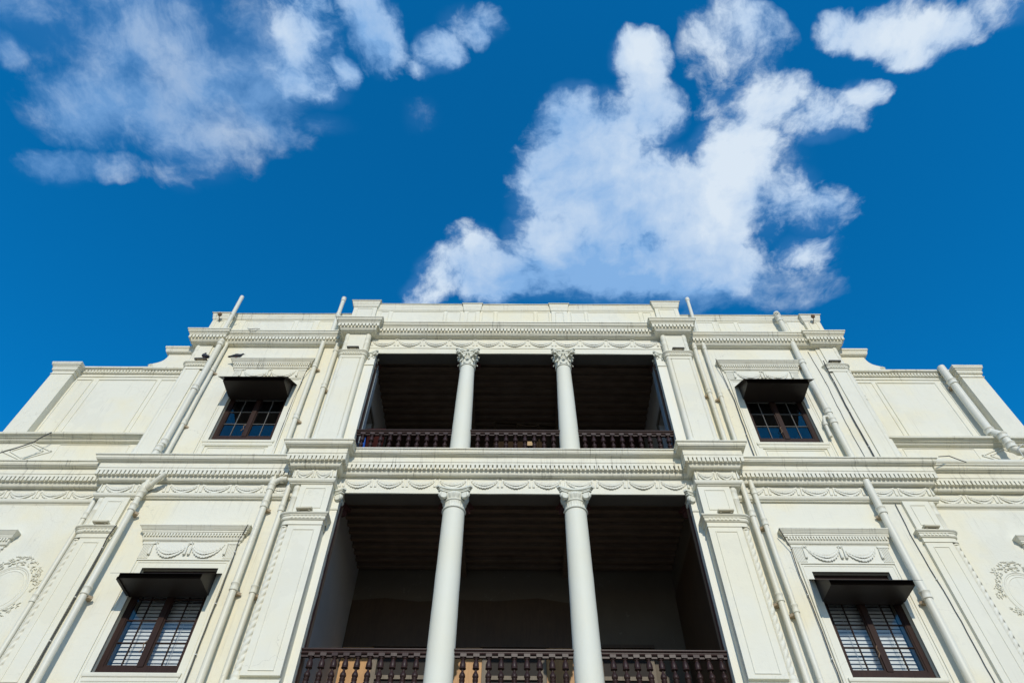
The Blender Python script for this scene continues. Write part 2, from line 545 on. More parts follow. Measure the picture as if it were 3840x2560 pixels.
# ------------------------------------------------------------------ the setting
g = MB().add([(-400, -400, 0), (400, -400, 0), (400, 400, 0), (-400, 400, 0)], [(0, 1, 2, 3)])
o = link('ground', g, 'ground'); o['kind'] = 'structure'; o['label'] = 'paved forecourt in front of the palace'

# ------------------------------------------------------------------ the building
B = thing('palace_building', (0, 10, 0), 'cream white neoclassical palace facade with two columned loggias and garlands', 'building')

# plan depths (Y) of the lower storey (L) and of the upper storey (U)
LB, LC, LS, LE, LO = 9.66, 9.90, 10.09, 10.06, 10.285     # block pilaster, centre, side bay frieze, end pilaster, outer wing
LW = 10.12                                               # side bay wall
UB, UC, US, UE = 9.75, 9.90, 10.165, 10.11
UO = 10.40                                               # outer attic wall
Z1, ZU = 10.77, 14.965


def wall(x0, x1, z0, z1, yf, yb, holes=(), mat='wall', name='wall'):
    mb = MB()
    xs = sorted({x0, x1} | {h[0] for h in holes} | {h[1] for h in holes})
    zs = sorted({z0, z1} | {h[2] for h in holes} | {h[3] for h in holes})
    for i in range(len(xs) - 1):
        for j in range(len(zs) - 1):
            cx, cz = (xs[i] + xs[i + 1]) / 2, (zs[j] + zs[j + 1]) / 2
            if any(h[0] < cx < h[1] and h[2] < cz < h[3] for h in holes): continue
            a, b_, c, d = xs[i], xs[i + 1], zs[j], zs[j + 1]
            mb.add([(a, yf, c), (b_, yf, c), (b_, yf, d), (a, yf, d)], [(0, 1, 2, 3)])
            mb.add([(a, yb, c), (b_, yb, c), (b_, yb, d), (a, yb, d)], [(3, 2, 1, 0)])
    for (a, b_, c, d) in holes:
        mb.add([(a, yf, c), (a, yb, c), (a, yb, d), (a, yf, d)], [(0, 1, 2, 3)])
        mb.add([(b_, yf, c), (b_, yb, c), (b_, yb, d), (b_, yf, d)], [(3, 2, 1, 0)])
        mb.add([(a, yf, c), (b_, yf, c), (b_, yb, c), (a, yb, c)], [(0, 1, 2, 3)])
        mb.add([(a, yf, d), (b_, yf, d), (b_, yb, d), (a, yb, d)], [(3, 2, 1, 0)])
    mb.add([(x0, yf, z0), (x0, yb, z0), (x0, yb, z1), (x0, yf, z1)], [(3, 2, 1, 0)])
    mb.add([(x1, yf, z0), (x1, yb, z0), (x1, yb, z1), (x1, yf, z1)], [(0, 1, 2, 3)])
    mb.add([(x0, yf, z1), (x1, yf, z1), (x1, yb, z1), (x0, yb, z1)], [(0, 1, 2, 3)])
    mb.add([(x0, yf, z0), (x1, yf, z0), (x1, yb, z0), (x0, yb, z0)], [(3, 2, 1, 0)])
    return link(name, mb, mat, B)


WX, WH = 5.675, .65                      # window axis and half width of its opening
ZL0, ZL1 = 6.63, 8.43                    # lower window opening
ZH0, ZH1 = 11.46, 13.27                  # upper window opening
for s in (-1, 1):
    def xr(a, b_): return (min(s * a, s * b_), max(s * a, s * b_))
    a, b_ = xr(3.9, 7.80)
    h = (s * WX - WH, s * WX + WH)
    wall(a, b_, 0.0, 10.33, LW, LW + .40, [(h[0], h[1], ZL0, ZL1)])
    wall(*xr(3.6, 7.70), 10.33, 14.66, US, US + .40, [(h[0], h[1], ZH0, ZH1)])
    wall(*xr(7.78, 13.0), 0.0, 10.33, LO, LO + .4)                  # outer wing
    wall(*xr(7.68, 10.72), 10.33, 13.78, UO, UO + .4)               # attic
    wall(*xr(10.72, 13.0), 10.33, 11.60, UO, UO + .4)
    # jamb piers of the two loggias
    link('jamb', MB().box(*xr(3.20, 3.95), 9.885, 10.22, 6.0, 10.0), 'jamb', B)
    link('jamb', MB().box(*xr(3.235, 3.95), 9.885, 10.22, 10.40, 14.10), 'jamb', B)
    # rooms behind the windows
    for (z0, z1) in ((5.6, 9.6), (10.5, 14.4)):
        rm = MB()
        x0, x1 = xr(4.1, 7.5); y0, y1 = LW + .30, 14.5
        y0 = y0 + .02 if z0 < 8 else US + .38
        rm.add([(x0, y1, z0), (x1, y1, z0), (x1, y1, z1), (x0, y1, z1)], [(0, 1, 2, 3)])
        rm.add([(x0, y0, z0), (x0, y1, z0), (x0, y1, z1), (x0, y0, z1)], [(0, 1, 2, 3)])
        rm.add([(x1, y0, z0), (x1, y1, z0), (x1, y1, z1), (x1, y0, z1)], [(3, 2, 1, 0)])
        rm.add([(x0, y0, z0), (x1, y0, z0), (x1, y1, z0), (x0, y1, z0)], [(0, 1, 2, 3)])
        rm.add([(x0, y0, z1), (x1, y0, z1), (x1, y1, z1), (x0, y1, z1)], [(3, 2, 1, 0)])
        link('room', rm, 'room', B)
    # roofs and flank walls that close the volume
    link('roof', MB().box(*xr(3.7, 7.65), 10.4, 17.0, 14.70, 14.95), 'roof', B)
    link('roof', MB().box(*xr(7.66, 10.70), 10.7, 17.0, 13.45, 13.70), 'roof', B)
    link('roof', MB().box(*xr(10.71, 13.0), 10.7, 17.0, 11.25, 11.5), 'roof', B)
    link('flank_wall', MB().box(*xr(7.40, 7.66), 10.6, 17.0, 13.70, 14.70), 'wall', B)
    link('flank_wall', MB().box(*xr(10.45, 10.70), 10.75, 17.0, 11.5, 13.45), 'wall', B)
    link('flank_wall', MB().box(*xr(12.75, 12.98), 10.6, 17.0, 0, 11.25), 'wall', B)
link('roof', MB().box(-3.69, 3.69, 10.3, 17.0, 14.72, 14.95), 'roof', B)
link('back_wall', MB().box(-12.7, 12.7, 16.7, 17.0, 0, 11.2), 'wall', B)
link('back_wall', MB().box(-7.4, 7.4, 16.7, 17.0, 11.21, 14.69), 'wall', B)
link('wall', MB().box(-3.95, 3.95, 9.95, 10.25, 0, 5.75), 'wall', B)


# ------------------------------------------------------------------ entablatures
def e1_profile():
    p = [(-.02, 10.272), (.026, 10.270), (.028, 10.262), (.056, 10.262)]
    p += arc(6, lambda q: (.060 + .044 * math.sin(q * PI / 2), 10.264 + .062 * (1 - math.cos(q * PI / 2))))
    p += [(.104, 10.346), (.112, 10.350), (.134, 10.362), (.134, 10.446), (.178, 10.446), (.178, 10.505), (.188, 10.507), (.188, 10.520), (.180, 10.525), (.178, 10.632), (.190, 10.634), (.191, 10.642)]
    p += arc(5, lambda q: (.193 + .046 * math.sin(q * PI / 2), 10.644 + .014 * (1 - math.cos(q * PI / 2))))
    p += [(.246, 10.659), (.246, 10.668), (.262, 10.669), (.262, 10.678)]
    p += arc(6, lambda q: (.263 + .022 * q + .006 * math.sin(q * 2 * PI), 10.680 + .064 * q))
    p += [(.288, 10.746), (.300, 10.748), (.300, Z1), (0, Z1 + .012)]
    return p


def u_profile():
    p = [(-.02, 14.598), (.026, 14.598), (.028, 14.604)]
    p += arc(7, lambda q: (.034 + .088 * math.sin(q * PI / 2), 14.606 + .050 * (1 - math.cos(q * PI / 2))))
    p += [(.122, 14.664), (.136, 14.666), (.136, 14.700), (.140, 14.712), (.140, 14.780), (.186, 14.780), (.186, 14.812), (.196, 14.815), (.196, 14.832), (.204, 14.835), (.204, 14.850), (.216, 14.853), (.216, 14.868), (.232, 14.871)]
    p += arc(5, lambda q: (.234 + .016 * q + .004 * math.sin(q * 2 * PI), 14.874 + .056 * q))
    p += [(.251, 14.932), (.264, 14.934), (.264, ZU), (0, ZU + .012)]
    return p


def dentils(path, pitch, w, p0, p1, z0, z1, parent, skip=.0):
    mb = MB()
    P = [Vector(q) for q in path]
    for k, (a, b_) in enumerate(zip(P, P[1:])):
        d = (b_ - a); L = d.length; d.normalize(); n = Vector((d.y, -d.x))
        # extend to the mitred corners
        ea = p1 if k > 0 else 0; eb = p1 if k < len(P) - 2 else 0
        L2 = L + ea + eb; cnt = max(1, int(round((L2 - w) / pitch)))
        if L2 < .12: continue
        for i in range(cnt + 1):
            if random.random() < skip: continue
            c = a + d * (-ea + w / 2 + (L2 - w) * i / cnt)
            j = random.uniform(-.003, .003)
            ww = w / 2 + random.uniform(-.003, .003)
            q = [c - d * ww + n * (p0 - .01), c + d * ww + n * (p0 - .01), c + d * ww + n * (p1 + j * .5), c - d * ww + n * (p1 + j * .5)]
            zb = z0 + random.uniform(-.003, .003)
            v = [(u.x, u.y, zb) for u in q] + [(u.x, u.y, z1) for u in q]
            mb.add(v, [(3, 2, 1, 0), (0, 1, 5, 4), (1, 2, 6, 5), (2, 3, 7, 6), (3, 0, 4, 7)])
    return link('dentil_row', mb, 'cornice', parent, kind='stuff')


def entab(path, prof, dent, name='cornice'):
    o = link(name, MB().sweep(path, prof), 'cornice', B)
    dentils(path, *dent, o)
    return o


E1, EU = e1_profile(), u_profile()
D1 = (.083, .057, .134, .177, 10.354, 10.448)
DU = (.083, .055, .140, .185, 14.702, 14.782)
BX0, BX1 = 3.345, 4.095                          # block frieze edges, lower
entab([(-BX0 + .02, LC), (BX0 - .02, LC)], E1, D1)
UX0, UX1 = 3.435, 4.045
entab([(-UX0 + .02, UC), (UX0 - .02, UC)], EU, DU)
for s in (-1, 1):
    def mir(pts):
        pts = [(s * x, y) for x, y in pts]
        return pts if s > 0 else pts[::-1]
    entab(mir([(BX0, LC + .05), (BX0, LB), (BX1, LB), (BX1, LS + .05)]), E1, D1)
    entab(mir([(BX1 - .01, LS), (7.85, LS), (7.85, LO + .05)]), E1, D1)
    entab(mir([(7.84, LO), (13.0, LO)]), E1, D1)
    entab(mir([(UX0, UC + .05), (UX0, UB), (UX1, UB), (UX1, US + .05)]), EU, DU)
    entab(mir([(UX1 - .01, US), (7.205, US)]), EU, DU)
    entab(mir([(7.20, US + .05), (7.20, UE), (7.715, UE), (7.715, UO + .2)]), EU, DU)
    # friezes and architraves below the cornices
    arch = [(-.2, 9.905), (.012, 9.905), (.012, 9.918)] + arc(6, lambda q: (.014 + .044 * math.sin(q * PI / 2), 9.922 + .062 * (1 - math.cos(q * PI / 2)))) + [(.060, 9.990), (.060, 10.000), (.004, 10.004), (.004, 10.330), (-.2, 10.335)]
    link('frieze', MB().sweep(mir([(BX0, LC + .05), (BX0, LB), (BX1, LB), (BX1, LS + .05)]), [(max(a, -.1), z) for a, z in arch]), 'trim', B)
    link('frieze', MB().sweep(mir([(BX1 - .01, LS), (7.85, LS), (7.85, LO + .05)]), [(max(a, -.03), z) for a, z in arch]), 'trim', B)
    link('frieze', MB().sweep(mir([(7.84, LO), (13.0, LO)]), [(max(a, -.03), z) for a, z in arch]), 'trim', B)
link('frieze', MB().sweep([(-3.34, LC), (3.34, LC)], [(-.32, 9.905), (0, 9.905), (.002, 10.05), (0, 10.335), (-.32, 10.335)], jit=.003), 'trim', B)
link('frieze', MB().sweep([(-3.43, UC), (3.43, UC)], [(-.32, 14.06), (0, 14.06), (.003, 14.15), (0, 14.232), (.014, 14.236), (.014, 14.25), (.004, 14.254), (0, 14.63), (-.32, 14.63)], jit=.003), 'trim', B)
link('lintel_soffit', MB().box(-3.19, 3.19, 9.925, 10.215, 9.893, 9.9045), 'soffit', B)  # thin sheet, darker than the frieze above it
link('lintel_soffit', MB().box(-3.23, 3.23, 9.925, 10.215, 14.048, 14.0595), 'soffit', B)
# top slabs behind the cornices (balcony floor and roof gutters)
link('loggia_floor', MB().box(-3.38, 3.38, 9.93, 12.95, 10.47, 10.70), 'floor', B)
link('loggia_floor', MB().box(-3.38, 3.38, 9.90, 12.95, 5.80, 6.05), 'floor', B)
link('wall', MB().box(-3.6, 3.6, 9.96, 10.3, 14.64, 14.94), 'wall', B)


# ------------------------------------------------------------------ garlands
def garland_mesh(span, sag, rmid, leaf=9):
    mb = MB()
    n = 30
    pts = []; rad = []
    for i in range(n + 1):
        q = i / n; x = span * (.035 + .93 * q)
        z = -.012 - sag * (1 - (2 * q - 1) ** 2) ** .85
        pts.append((x, 0, z)); rad.append((.010 + rmid * math.sin(PI * q) ** .8) * (1 + .10 * math.cos(i * PI)))
    mb.tube(pts, 0, 8, True, rad)
    for i in range(2, n - 1):                       # overlapping laurel leaves, tips towards the middle
        q = i / n
        P = Vector(pts[i]); T = (Vector(pts[i + 1]) - Vector(pts[i - 1])).normalized()
        if q > .5: T = -T
        N = Vector((0, -1, 0)); S = T.cross(N)
        r = rad[i]
        for sd in (-1, 0, 1):
            dirn = (T + S * (.75 * sd)).normalized()
            base = P + N * (r * (1.0 if sd == 0 else .65)) + S * (r * .55 * sd)
            L = r * 1.5 + .008; wd = r * .42
            side = dirn.cross(N).normalized()
            tip = base + dirn * L + N * (r * .35)
            mid = base + dirn * (L * .45) + N * (r * .5)
            mb.add([base, mid + side * wd - N * r * .3, tip, mid - side * wd - N * r * .3, mid], [(0, 1, 4), (1, 2, 4), (2, 3, 4), (3, 0, 4)], True)
    # ribbon bow at the left end
    for a in (-1, 1):
        loop = [(a * .012, -.006, 0), (a * .034, -.016, .016), (a * .044, -.018, .002), (a * .030, -.014, -.012), (a * .008, -.010, -.004)]
        mb.tube(loop, .008, 6)
    mb.tube([(0, -.004, .026), (0, -.022, .012), (0, -.018, -.012)], .011, 6)
    return mb.mesh('garland')


def tassel_mesh():
    mb = MB()
    prof = [(.004, 0), (.006, -.04), (.010, -.085), (.015, -.09), (.013, -.10), (.017, -.125), (.024, -.20), (.022, -.212), (.012, -.212)]
    mb.lathe(prof[::-1], 0, -.016, 10)
    return mb.mesh('tassel')


GM = garland_mesh(.60, .185, .033)
TM = tassel_mesh()
for me_ in (GM, TM): me_.materials.append(MAT['ornament'])


def bows(xs, y, z, h=1.0, last=True, first_tassel=True, parent=None):
    """garlands hung between the knots at xs (world X), left to right"""
    for i, x in enumerate(xs):
        sp = (xs[i + 1] - x) if i < len(xs) - 1 else None
        if sp is None:
            if not last: continue
            o = link('garland_knot', knot_mesh(), None, parent or B, (x, y, z), scale=(1, 1, h))
        else:
            o = link('garland', GM, None, parent or B, (x, y, z), scale=(sp / .60, .62, h))
        if parent is None and (i > 0 or first_tassel):
            for dx in (-.038, .038):
                link('tassel', TM, None, o, (x + dx, y, z - .012), scale=(1, .7, h * 1.03))


_km = []


def knot_mesh():
    if not _km:
        mb = MB()
        for a in (-1, 1):
            mb.tube([(a * .012, -.006, 0), (a * .034, -.016, .016), (a * .044, -.018, .002), (a * .030, -.014, -.012), (a * .008, -.010, -.004)], .008, 6)
        mb.tube([(0, -.004, .026), (0, -.022, .012), (0, -.018, -.012)], .011, 6)
        me = mb.mesh('garland_knot'); me.materials.append(MAT['ornament']); _km.append(me)
    return _km[0]


bows([-3.235 + .592 * i for i in range(12)], LC - .004, 10.275)
bows([-3.44 + .622 * i for i in range(12)], UC - .004, 14.565)
for s in (-1, 1):
    bows([s * 3.72 - .435, s * 3.72, s * 3.72 + .435][0:3] if False else [s * 3.72 - .36, s * 3.72, s * 3.72 + .36], LB - .008, 10.29)
    if s < 0:
        bows([-7.83 + .618 * i for i in range(7)], LS - .008, 10.285)
        bows([-12.75 + .600 * i for i in range(9)], LO - .008, 10.285)
    else:
        bows([4.15 + .612 * i for i in range(7)], LS - .008, 10.285)
        bows([7.97 + .600 * i for i in range(9)], LO - .008, 10.285)


# ------------------------------------------------------------------ raised panel frames
def panel_ring(mb, x0, x1, z0, z1, y, w=.022, d=.012):
    """a thin moulded frame standing proud of the face at y"""
    if x0 > x1: x0, x1 = x1, x0
    def ring(e, yy): return [(x0 + e, yy, z0 + e), (x1 - e, yy, z0 + e), (x1 - e, yy, z1 - e), (x0 + e, yy, z1 - e)]
    a, b_, c, d_ = ring(-w / 2, y + .002), ring(-w / 6, y - d), ring(w / 4, y - d * .8), ring(w / 2, y + .002)
    v = a + b_ + c + d_
    f = []
    for k in range(3):
        for i in range(4):
            j = (i + 1) % 4
            f.append((k * 4 + i, k * 4 + j, (k + 1) * 4 + j, (k + 1) * 4 + i))
    mb.add(v, f)


# ------------------------------------------------------------------ pilasters
def rope_mesh(z0, z1, r=.066):
    mb = MB(); seg = 18; n = int((z1 - z0) / .0125); v = []
    for k in range(n + 1):
        z = z0 + (z1 - z0) * k / n
        for i in range(seg):
            a = 2 * PI * i / seg
            rr = r * (1 - .34 * (1 - abs(math.sin(1.5 * a - z * 2 * PI / .40 * 1.5))) ** 1.6)
            v.append((rr * math.cos(a), rr * math.sin(a), z))
    f = [(k * seg + i, k * seg + (i + 1) % seg, (k + 1) * seg + (i + 1) % seg, (k + 1) * seg + i) for k in range(n) for i in range(seg)]
    mb.add(v, f, True)
    return mb


cap_prof = [(0, 0), (.014, .0), (.014, .014), (.004, .018), (.004, .090), (.012, .094), (.028, .100), (.030, .112), (.036, .114), (.036, .160), (.050, .166), (.052, .182), (.066, .190), (.082, .206), (.082, .222), (0, .232)]


def lower_pilaster(s, x0, x1, yf, yback, side_rope, dz=0):
    """x0 < x1: |x| of the flat shaft; the twisted corner column sits at the outer side"""
    def xr(a, b_): return (min(s * a, s * b_), max(s * a, s * b_))
    mb = MB()
    a, b_ = xr(x0, x1 + .13)
    mb.box(a, b_, yf + .06, yback, 6.0, 9.91)
    a, b_ = xr(x0, x1)
    mb.box(a, b_, yf, yf + .07, 6.40, 9.91)
    panel_ring(mb, *xr(x0 + .115, x1 - .105), 6.47, 8.905, yf)
    panel_ring(mb, *xr(x0 + .115, x1 - .105), 9.37, 9.81, yf)
    o = link('pilaster', mb, 'trim', B)
    # capital band wrapped round the shaft and the corner column
    zc = 9.005
    pr = [(p_, zc + z) for p_, z in cap_prof]
    cx, r = x1 + .062, .076
    path = [(x0, yback)] + [(x0, yf), (x1, yf)] + [(cx + r * math.sin(q), yf + .085 - r * math.cos(q)) for q in [R(d) for d in range(0, 91, 18)]] + [(cx + r, yback)]
    path = [(s * x, y) for x, y in path]
    if s < 0: path = path[::-1]
    c = link('capital', MB().sweep(path, pr, jit=.001), 'trim', o)
    dt = MB()
    n = int((x1 - x0) / .065)
    for i in range(n):
        xx = x0 + .02 + (x1 - x0 - .02) * (i + .5) / n
        dt.box(*xr(xx - .019, xx + .019), yf - .047, yf - .02, zc + .118, zc + .158)
    link('capital_dentils', dt, 'trim', o, kind='stuff')
    X = s * (x1 + .070)
    cy = yf + .085
    rp = rope_mesh(6.46, 8.985)
    link('twisted_column', rp, 'ornament', o, (X, cy, 0))
    bs = MB().lathe([(.085, 6.30), (.085, 6.36), (.070, 6.375), (.082, 6.395), (.082, 6.425), (.068, 6.44), (.066, 6.47)], 0, 0, 20)
    link('column_ring', bs, 'trim', o, (X, cy, 0))
    link('column_ring', MB().lathe([(.068, 8.97), (.072, 9.0), (.066, 9.02), (.064, 9.10)], 0, 0, 20), 'trim', o, (X, cy, 0))
    fl = MB().lathe([(.062, 9.23), (.062, 9.62), (.068, 9.63), (.070, 9.65), (.062, 9.66), (.060, 9.80), (.072, 9.82), (.074, 9.84), (.074, 9.905)], 0, 0, 40,
                    flute=lambda k, a: .10 * (math.cos(a * 10) > .2) if k < 2 else 0)
    link('fluted_colonnette', fl, 'trim', o, (X, cy, 0))
    link('pedestal', MB().box(*xr(x0 - .03, x1 + .16), yf - .05, yback, 5.7, 6.31), 'trim', o)
    return o


def upper_pilaster(s, x0, x1, yf, yback, both=True):
    def xr(a, b_): return (min(s * a, s * b_), max(s * a, s * b_))
    mb = MB()
    mb.box(*xr(x0, x1), yf + .030, yback, 10.72, 14.62)
    mb.box(*xr(x0 + .10, x1 - .10), yf, yf + .04, 10.74, 14.62)
    o = link('pilaster', mb, 'trim', B)
    zc = 13.705
    pr = [(p_ * .9, zc + z) for p_, z in cap_prof]
    r = .06
    path = [(x0 - .0, yback)] + [(x0 + r - r * math.cos(q), yf + r - r * math.sin(q)) for q in [R(d) for d in range(0, 91, 18)]] + \
           [(x1 - r + r * math.sin(q), yf + r - r * math.cos(q)) for q in [R(d) for d in range(0, 91, 18)]] + [(x1, yback)]
    path = [(s * x, y) for x, y in path]
    if s < 0: path = path[::-1]
    link('capital', MB().sweep(path, pr, jit=.001), 'trim', o)
    dt = MB()
    n = int((x1 - x0 - .14) / .055)
    for i in range(n):
        xx = x0 + .07 + (x1 - x0 - .14) * (i + .5) / n
        dt.box(*xr(xx - .015, xx + .015), yf - .043, yf - .02, zc + .118, zc + .158)
    link('capital_dentils', dt, 'trim', o, kind='stuff')
    cn = MB().lathe([(.072, 10.74), (.072, 11.19), (.064, 11.20), (.060, 11.23), (.055, 11.26), (.053, 13.70), (.056, 13.95), (.053, 14.22), (.060, 14.24), (.064, 14.27), (.055, 14.29), (.054, 14.40), (.062, 14.42), (.066, 14.46), (.066, 14.615)], 0, 0, 20)
    me = cn.mesh('colonnette')
    for xx in ((x0 + .055, x1 - .055) if both else (x1 - .055,)):
        link('colonnette', me, 'trim', o, (s * xx, yf + .045, 0))
    return o


for s in (-1, 1):
    lower_pilaster(s, 3.325, 3.905, LB + .005, 9.95, True)
    lower_pilaster(s, 7.18, 7.66, LE, LW + .05, True)
    upper_pilaster(s, UX0 + .01, UX1 - .01, UB, US + .05)
    upper_pilaster(s, 7.205, 7.71, UE, US + .35, both=False)


# ------------------------------------------------------------------ columns
def ionic_mesh():
    mb = MB()
    # necking with flutes, astragal, egg band
    mb.lathe([(.197, -.385), (.215, -.380), (.222, -.365), (.215, -.350), (.200, -.345)], 0, 0, 40, cap=False)
    mb.lathe([(.197, -.35), (.197, -.335), (.198, -.245), (.198, -.225), (.198, -.215)], 0, 0, 96,
             flute=lambda k, a: .055 * (math.cos(a * 24) > 0) if k in (1, 2) else 0, cap=False)
    mb.lathe([(.198, -.22), (.216, -.212), (.220, -.198), (.214, -.186), (.202, -.182)], 0, 0, 48, cap=False)
    mb.lathe([(.205, -.185), (.222, -.165), (.246, -.125), (.258, -.10), (.258, -.075), (.22, -.07)], 0, 0, 96,
             flute=lambda k, a: .075 * abs(math.sin(a * 10)) ** 6 if 0 < k < 4 else 0, cap=False)
    # abacus with hollow sides
    def ab(hw, dip, z0, z1):
        pts = []
        ch = .045
        for q in range(4):
            a = q * PI / 2
            side = []
            for i in range(9):
                tt = -1 + 2 * i / 8
                x = tt * (hw - ch); y = -hw + dip * (1 - tt * tt)
                side.append((x * math.cos(a) - y * math.sin(a), x * math.sin(a) + y * math.cos(a)))
            pts += side
        n = len(pts)
        v = [(x, y, z0) for x, y in pts] + [(x, y, z1) for x, y in pts]
        f = [tuple(range(n - 1, -1, -1)), tuple(range(n, 2 * n))] + [(i, (i + 1) % n, (i + 1) % n + n, i + n) for i in range(n)]
        mb.add(v, f)
    ab(.300, .085, -.078, -.050); ab(.315, .085, -.050, -.030); ab(.340, .085, -.030, .004)
    # four diagonal volutes: a rolled scroll at each corner
    for q in range(4):
        a = PI / 4 + q * PI / 2
        D = Vector((math.cos(a), math.sin(a), 0)); S = Vector((-math.sin(a), math.cos(a), 0)); Zv = Vector((0, 0, 1))
        C = D * .375 + Zv * -.142
        for sd in (-1, 1):                                # two rolled cheeks meet at each corner
            b_ = a + sd * R(24)
            T = Vector((math.cos(b_), math.sin(b_), 0)); Nn = Vector((-math.sin(b_), math.cos(b_), 0)) * sd
            Cc = C - T * .070 + Nn * .012
            seg = 20; rings = []
            for wdt, rr in ((-.022, .060), (-.020, .074), (.0, .066), (.016, .082), (.022, .080), (.022, .066), (.008, .060)):
                rings.append([Cc + Nn * wdt + (T * math.cos(2 * PI * i / seg) + Zv * math.sin(2 * PI * i / seg)) * rr for i in range(seg)])
            v = [p_ for r_ in rings for p_ in r_]
            f = [(k * seg + i, k * seg + (i + 1) % seg, (k + 1) * seg + (i + 1) % seg, (k + 1) * seg + i) for k in range(len(rings) - 1) for i in range(seg)]
            mb.add(v, f, True)
            mb.add(rings[0], [tuple(range(seg))]); mb.add(rings[-1], [tuple(range(seg - 1, -1, -1))])
            sp = []; rd = []
            for i in range(30):
                tt = i / 29; ang = PI * .5 + tt * 2 * PI * 1.7
                rr = .060 * (1 - tt) ** .9 + .004
                sp.append(Cc + Nn * .014 + (-T * math.cos(ang) + Zv * math.sin(ang)) * rr); rd.append(.011 * (1 - .35 * tt))
            mb.tube(sp, 0, 6, True, rd)
        # channel running from the scroll in towards the shaft
        mb.tube([C + Zv * .072 + D * -.02, D * .24 + Zv * -.072, D * .17 + Zv * -.075], .022, 8)
    return mb.mesh('capital')


def corinthian_mesh():
    mb = MB()
    mb.lathe([(.166, -.475), (.182, -.47), (.186, -.458), (.180, -.445), (.160, -.44)], 0, 0, 36, cap=False)
    mb.lathe([(.160, -.45), (.162, -.33), (.170, -.22), (.188, -.14), (.222, -.08), (.23, -.06)], 0, 0, 36, cap=False)

    def leaf(a, z0, h, r0, out, wd):
        D = Vector((math.cos(a), math.sin(a), 0)); S = Vector((-math.sin(a), math.cos(a), 0)); Zv = Vector((0, 0, 1))
        n = 9; L = []; Rr = []; C = []
        for i in range(n + 1):
            tt = i / n
            rr = r0 + .012 + out * max(0, tt - .45) ** 1.6 * 2.4
            z = z0 + h * (math.sin(min(tt, .86) / .86 * PI / 2) - 2.2 * max(0, tt - .82))
            w_ = wd * (math.sin(PI * (.16 + .80 * tt)) ** .7) * (1 + .26 * (-1) ** i)
            C.append(D * (rr + .010) + Zv * z); L.append(D * (rr - .008) + S * w_ + Zv * (z - .012)); Rr.append(D * (rr - .008) - S * w_ + Zv * (z - .012))
        v = L + C + Rr
        f = []
        for i in range(n):
            f += [(i, i + 1, n + 1 + i + 1, n + 1 + i), (n + 1 + i, n + 1 + i + 1, 2 * (n + 1) + i + 1, 2 * (n + 1) + i)]
        mb.add(v, f)
    for i in range(8):
        leaf(2 * PI * i / 8, -.445, .17, .160, .060, .058)
        leaf(2 * PI * (i + .5) / 8, -.40, .25, .160, .075, .052)
    for q in range(4):
        a = PI / 4 + q * PI / 2
        D = Vector((math.cos(a), math.sin(a), 0)); S = Vector((-math.sin(a), math.cos(a), 0)); Zv = Vector((0, 0, 1))
        for sd in (-1, 1):
            pts = [D * .17 + S * sd * .085 + Zv * -.26, D * .20 + S * sd * .06 + Zv * -.17, D * .27 + S * sd * .032 + Zv * -.095, D * .335 + S * sd * .022 + Zv * -.07]
            C = D * .325 + S * sd * .022 + Zv * -.108
            pts += [C + (D * math.cos(PI * .45 - k * .75) + Zv * math.sin(PI * .45 - k * .75)) * (.042 * (1 - k / 11)) for k in range(10)]
            mb.tube(pts, 0, 7, True, [.012 + .006 * (i < 4) for i in range(len(pts))])
            # small inner scrolls under the middle of each side
            b2 = a + sd * PI / 4 * .86
            D2 = Vector((math.cos(b2), math.sin(b2), 0))
            p2 = [D2 * .175 + Zv * -.24, D2 * .19 + Zv * -.17, D2 * .225 + Zv * -.115]
            C2 = D2 * .228 + Zv * -.135
            S2 = S * (-sd)
            p2 += [C2 + (S2 * math.sin(k * .8) + Zv * math.cos(k * .8)) * (.026 * (1 - k / 9)) for k in range(8)]
            mb.tube(p2, .010, 6)
        leaf(a, -.30, .17, .165, .13, .05)
        a2 = q * PI / 2
        mb.lathe([(.006, -.03), (.030, -.02), (.034, 0), (.028, .018), (.008, .024)], .235 * math.cos(a2), .235 * math.sin(a2), 10, -.035)

    def ab(hw, dip, z0, z1):
        pts = []; ch = .035
        for q in range(4):
            a = q * PI / 2
            for i in range(9):
                tt = -1 + 2 * i / 8
                x = tt * (hw - ch); y = -hw + dip * (1 - tt * tt)
                pts.append((x * math.cos(a) - y * math.sin(a), x * math.sin(a) + y * math.cos(a)))
        n = len(pts)
        v = [(x, y, z0) for x, y in pts] + [(x, y, z1) for x, y in pts]
        mb.add(v, [tuple(range(n - 1, -1, -1)), tuple(range(n, 2 * n))] + [(i, (i + 1) % n, (i + 1) % n + n, i + n) for i in range(n)])
    ab(.262, .075, -.062, -.036); ab(.285, .075, -.036, .003)
    return mb.mesh('capital')


IM, CM_ = ionic_mesh(), corinthian_mesh()
IM.materials.append(MAT['column']); CM_.materials.append(MAT['column'])


def shaft(z0, z1, r0, r1, n=26):
    pr = []
    for i in range(n + 1):
        q = i / n
        pr.append((r0 + (r1 - r0) * (q ** 1.5) + random.uniform(-.0012, .0012), z0 + (z1 - z0) * q))
    return MB().lathe(pr, 0, 0, 40).mesh('column')


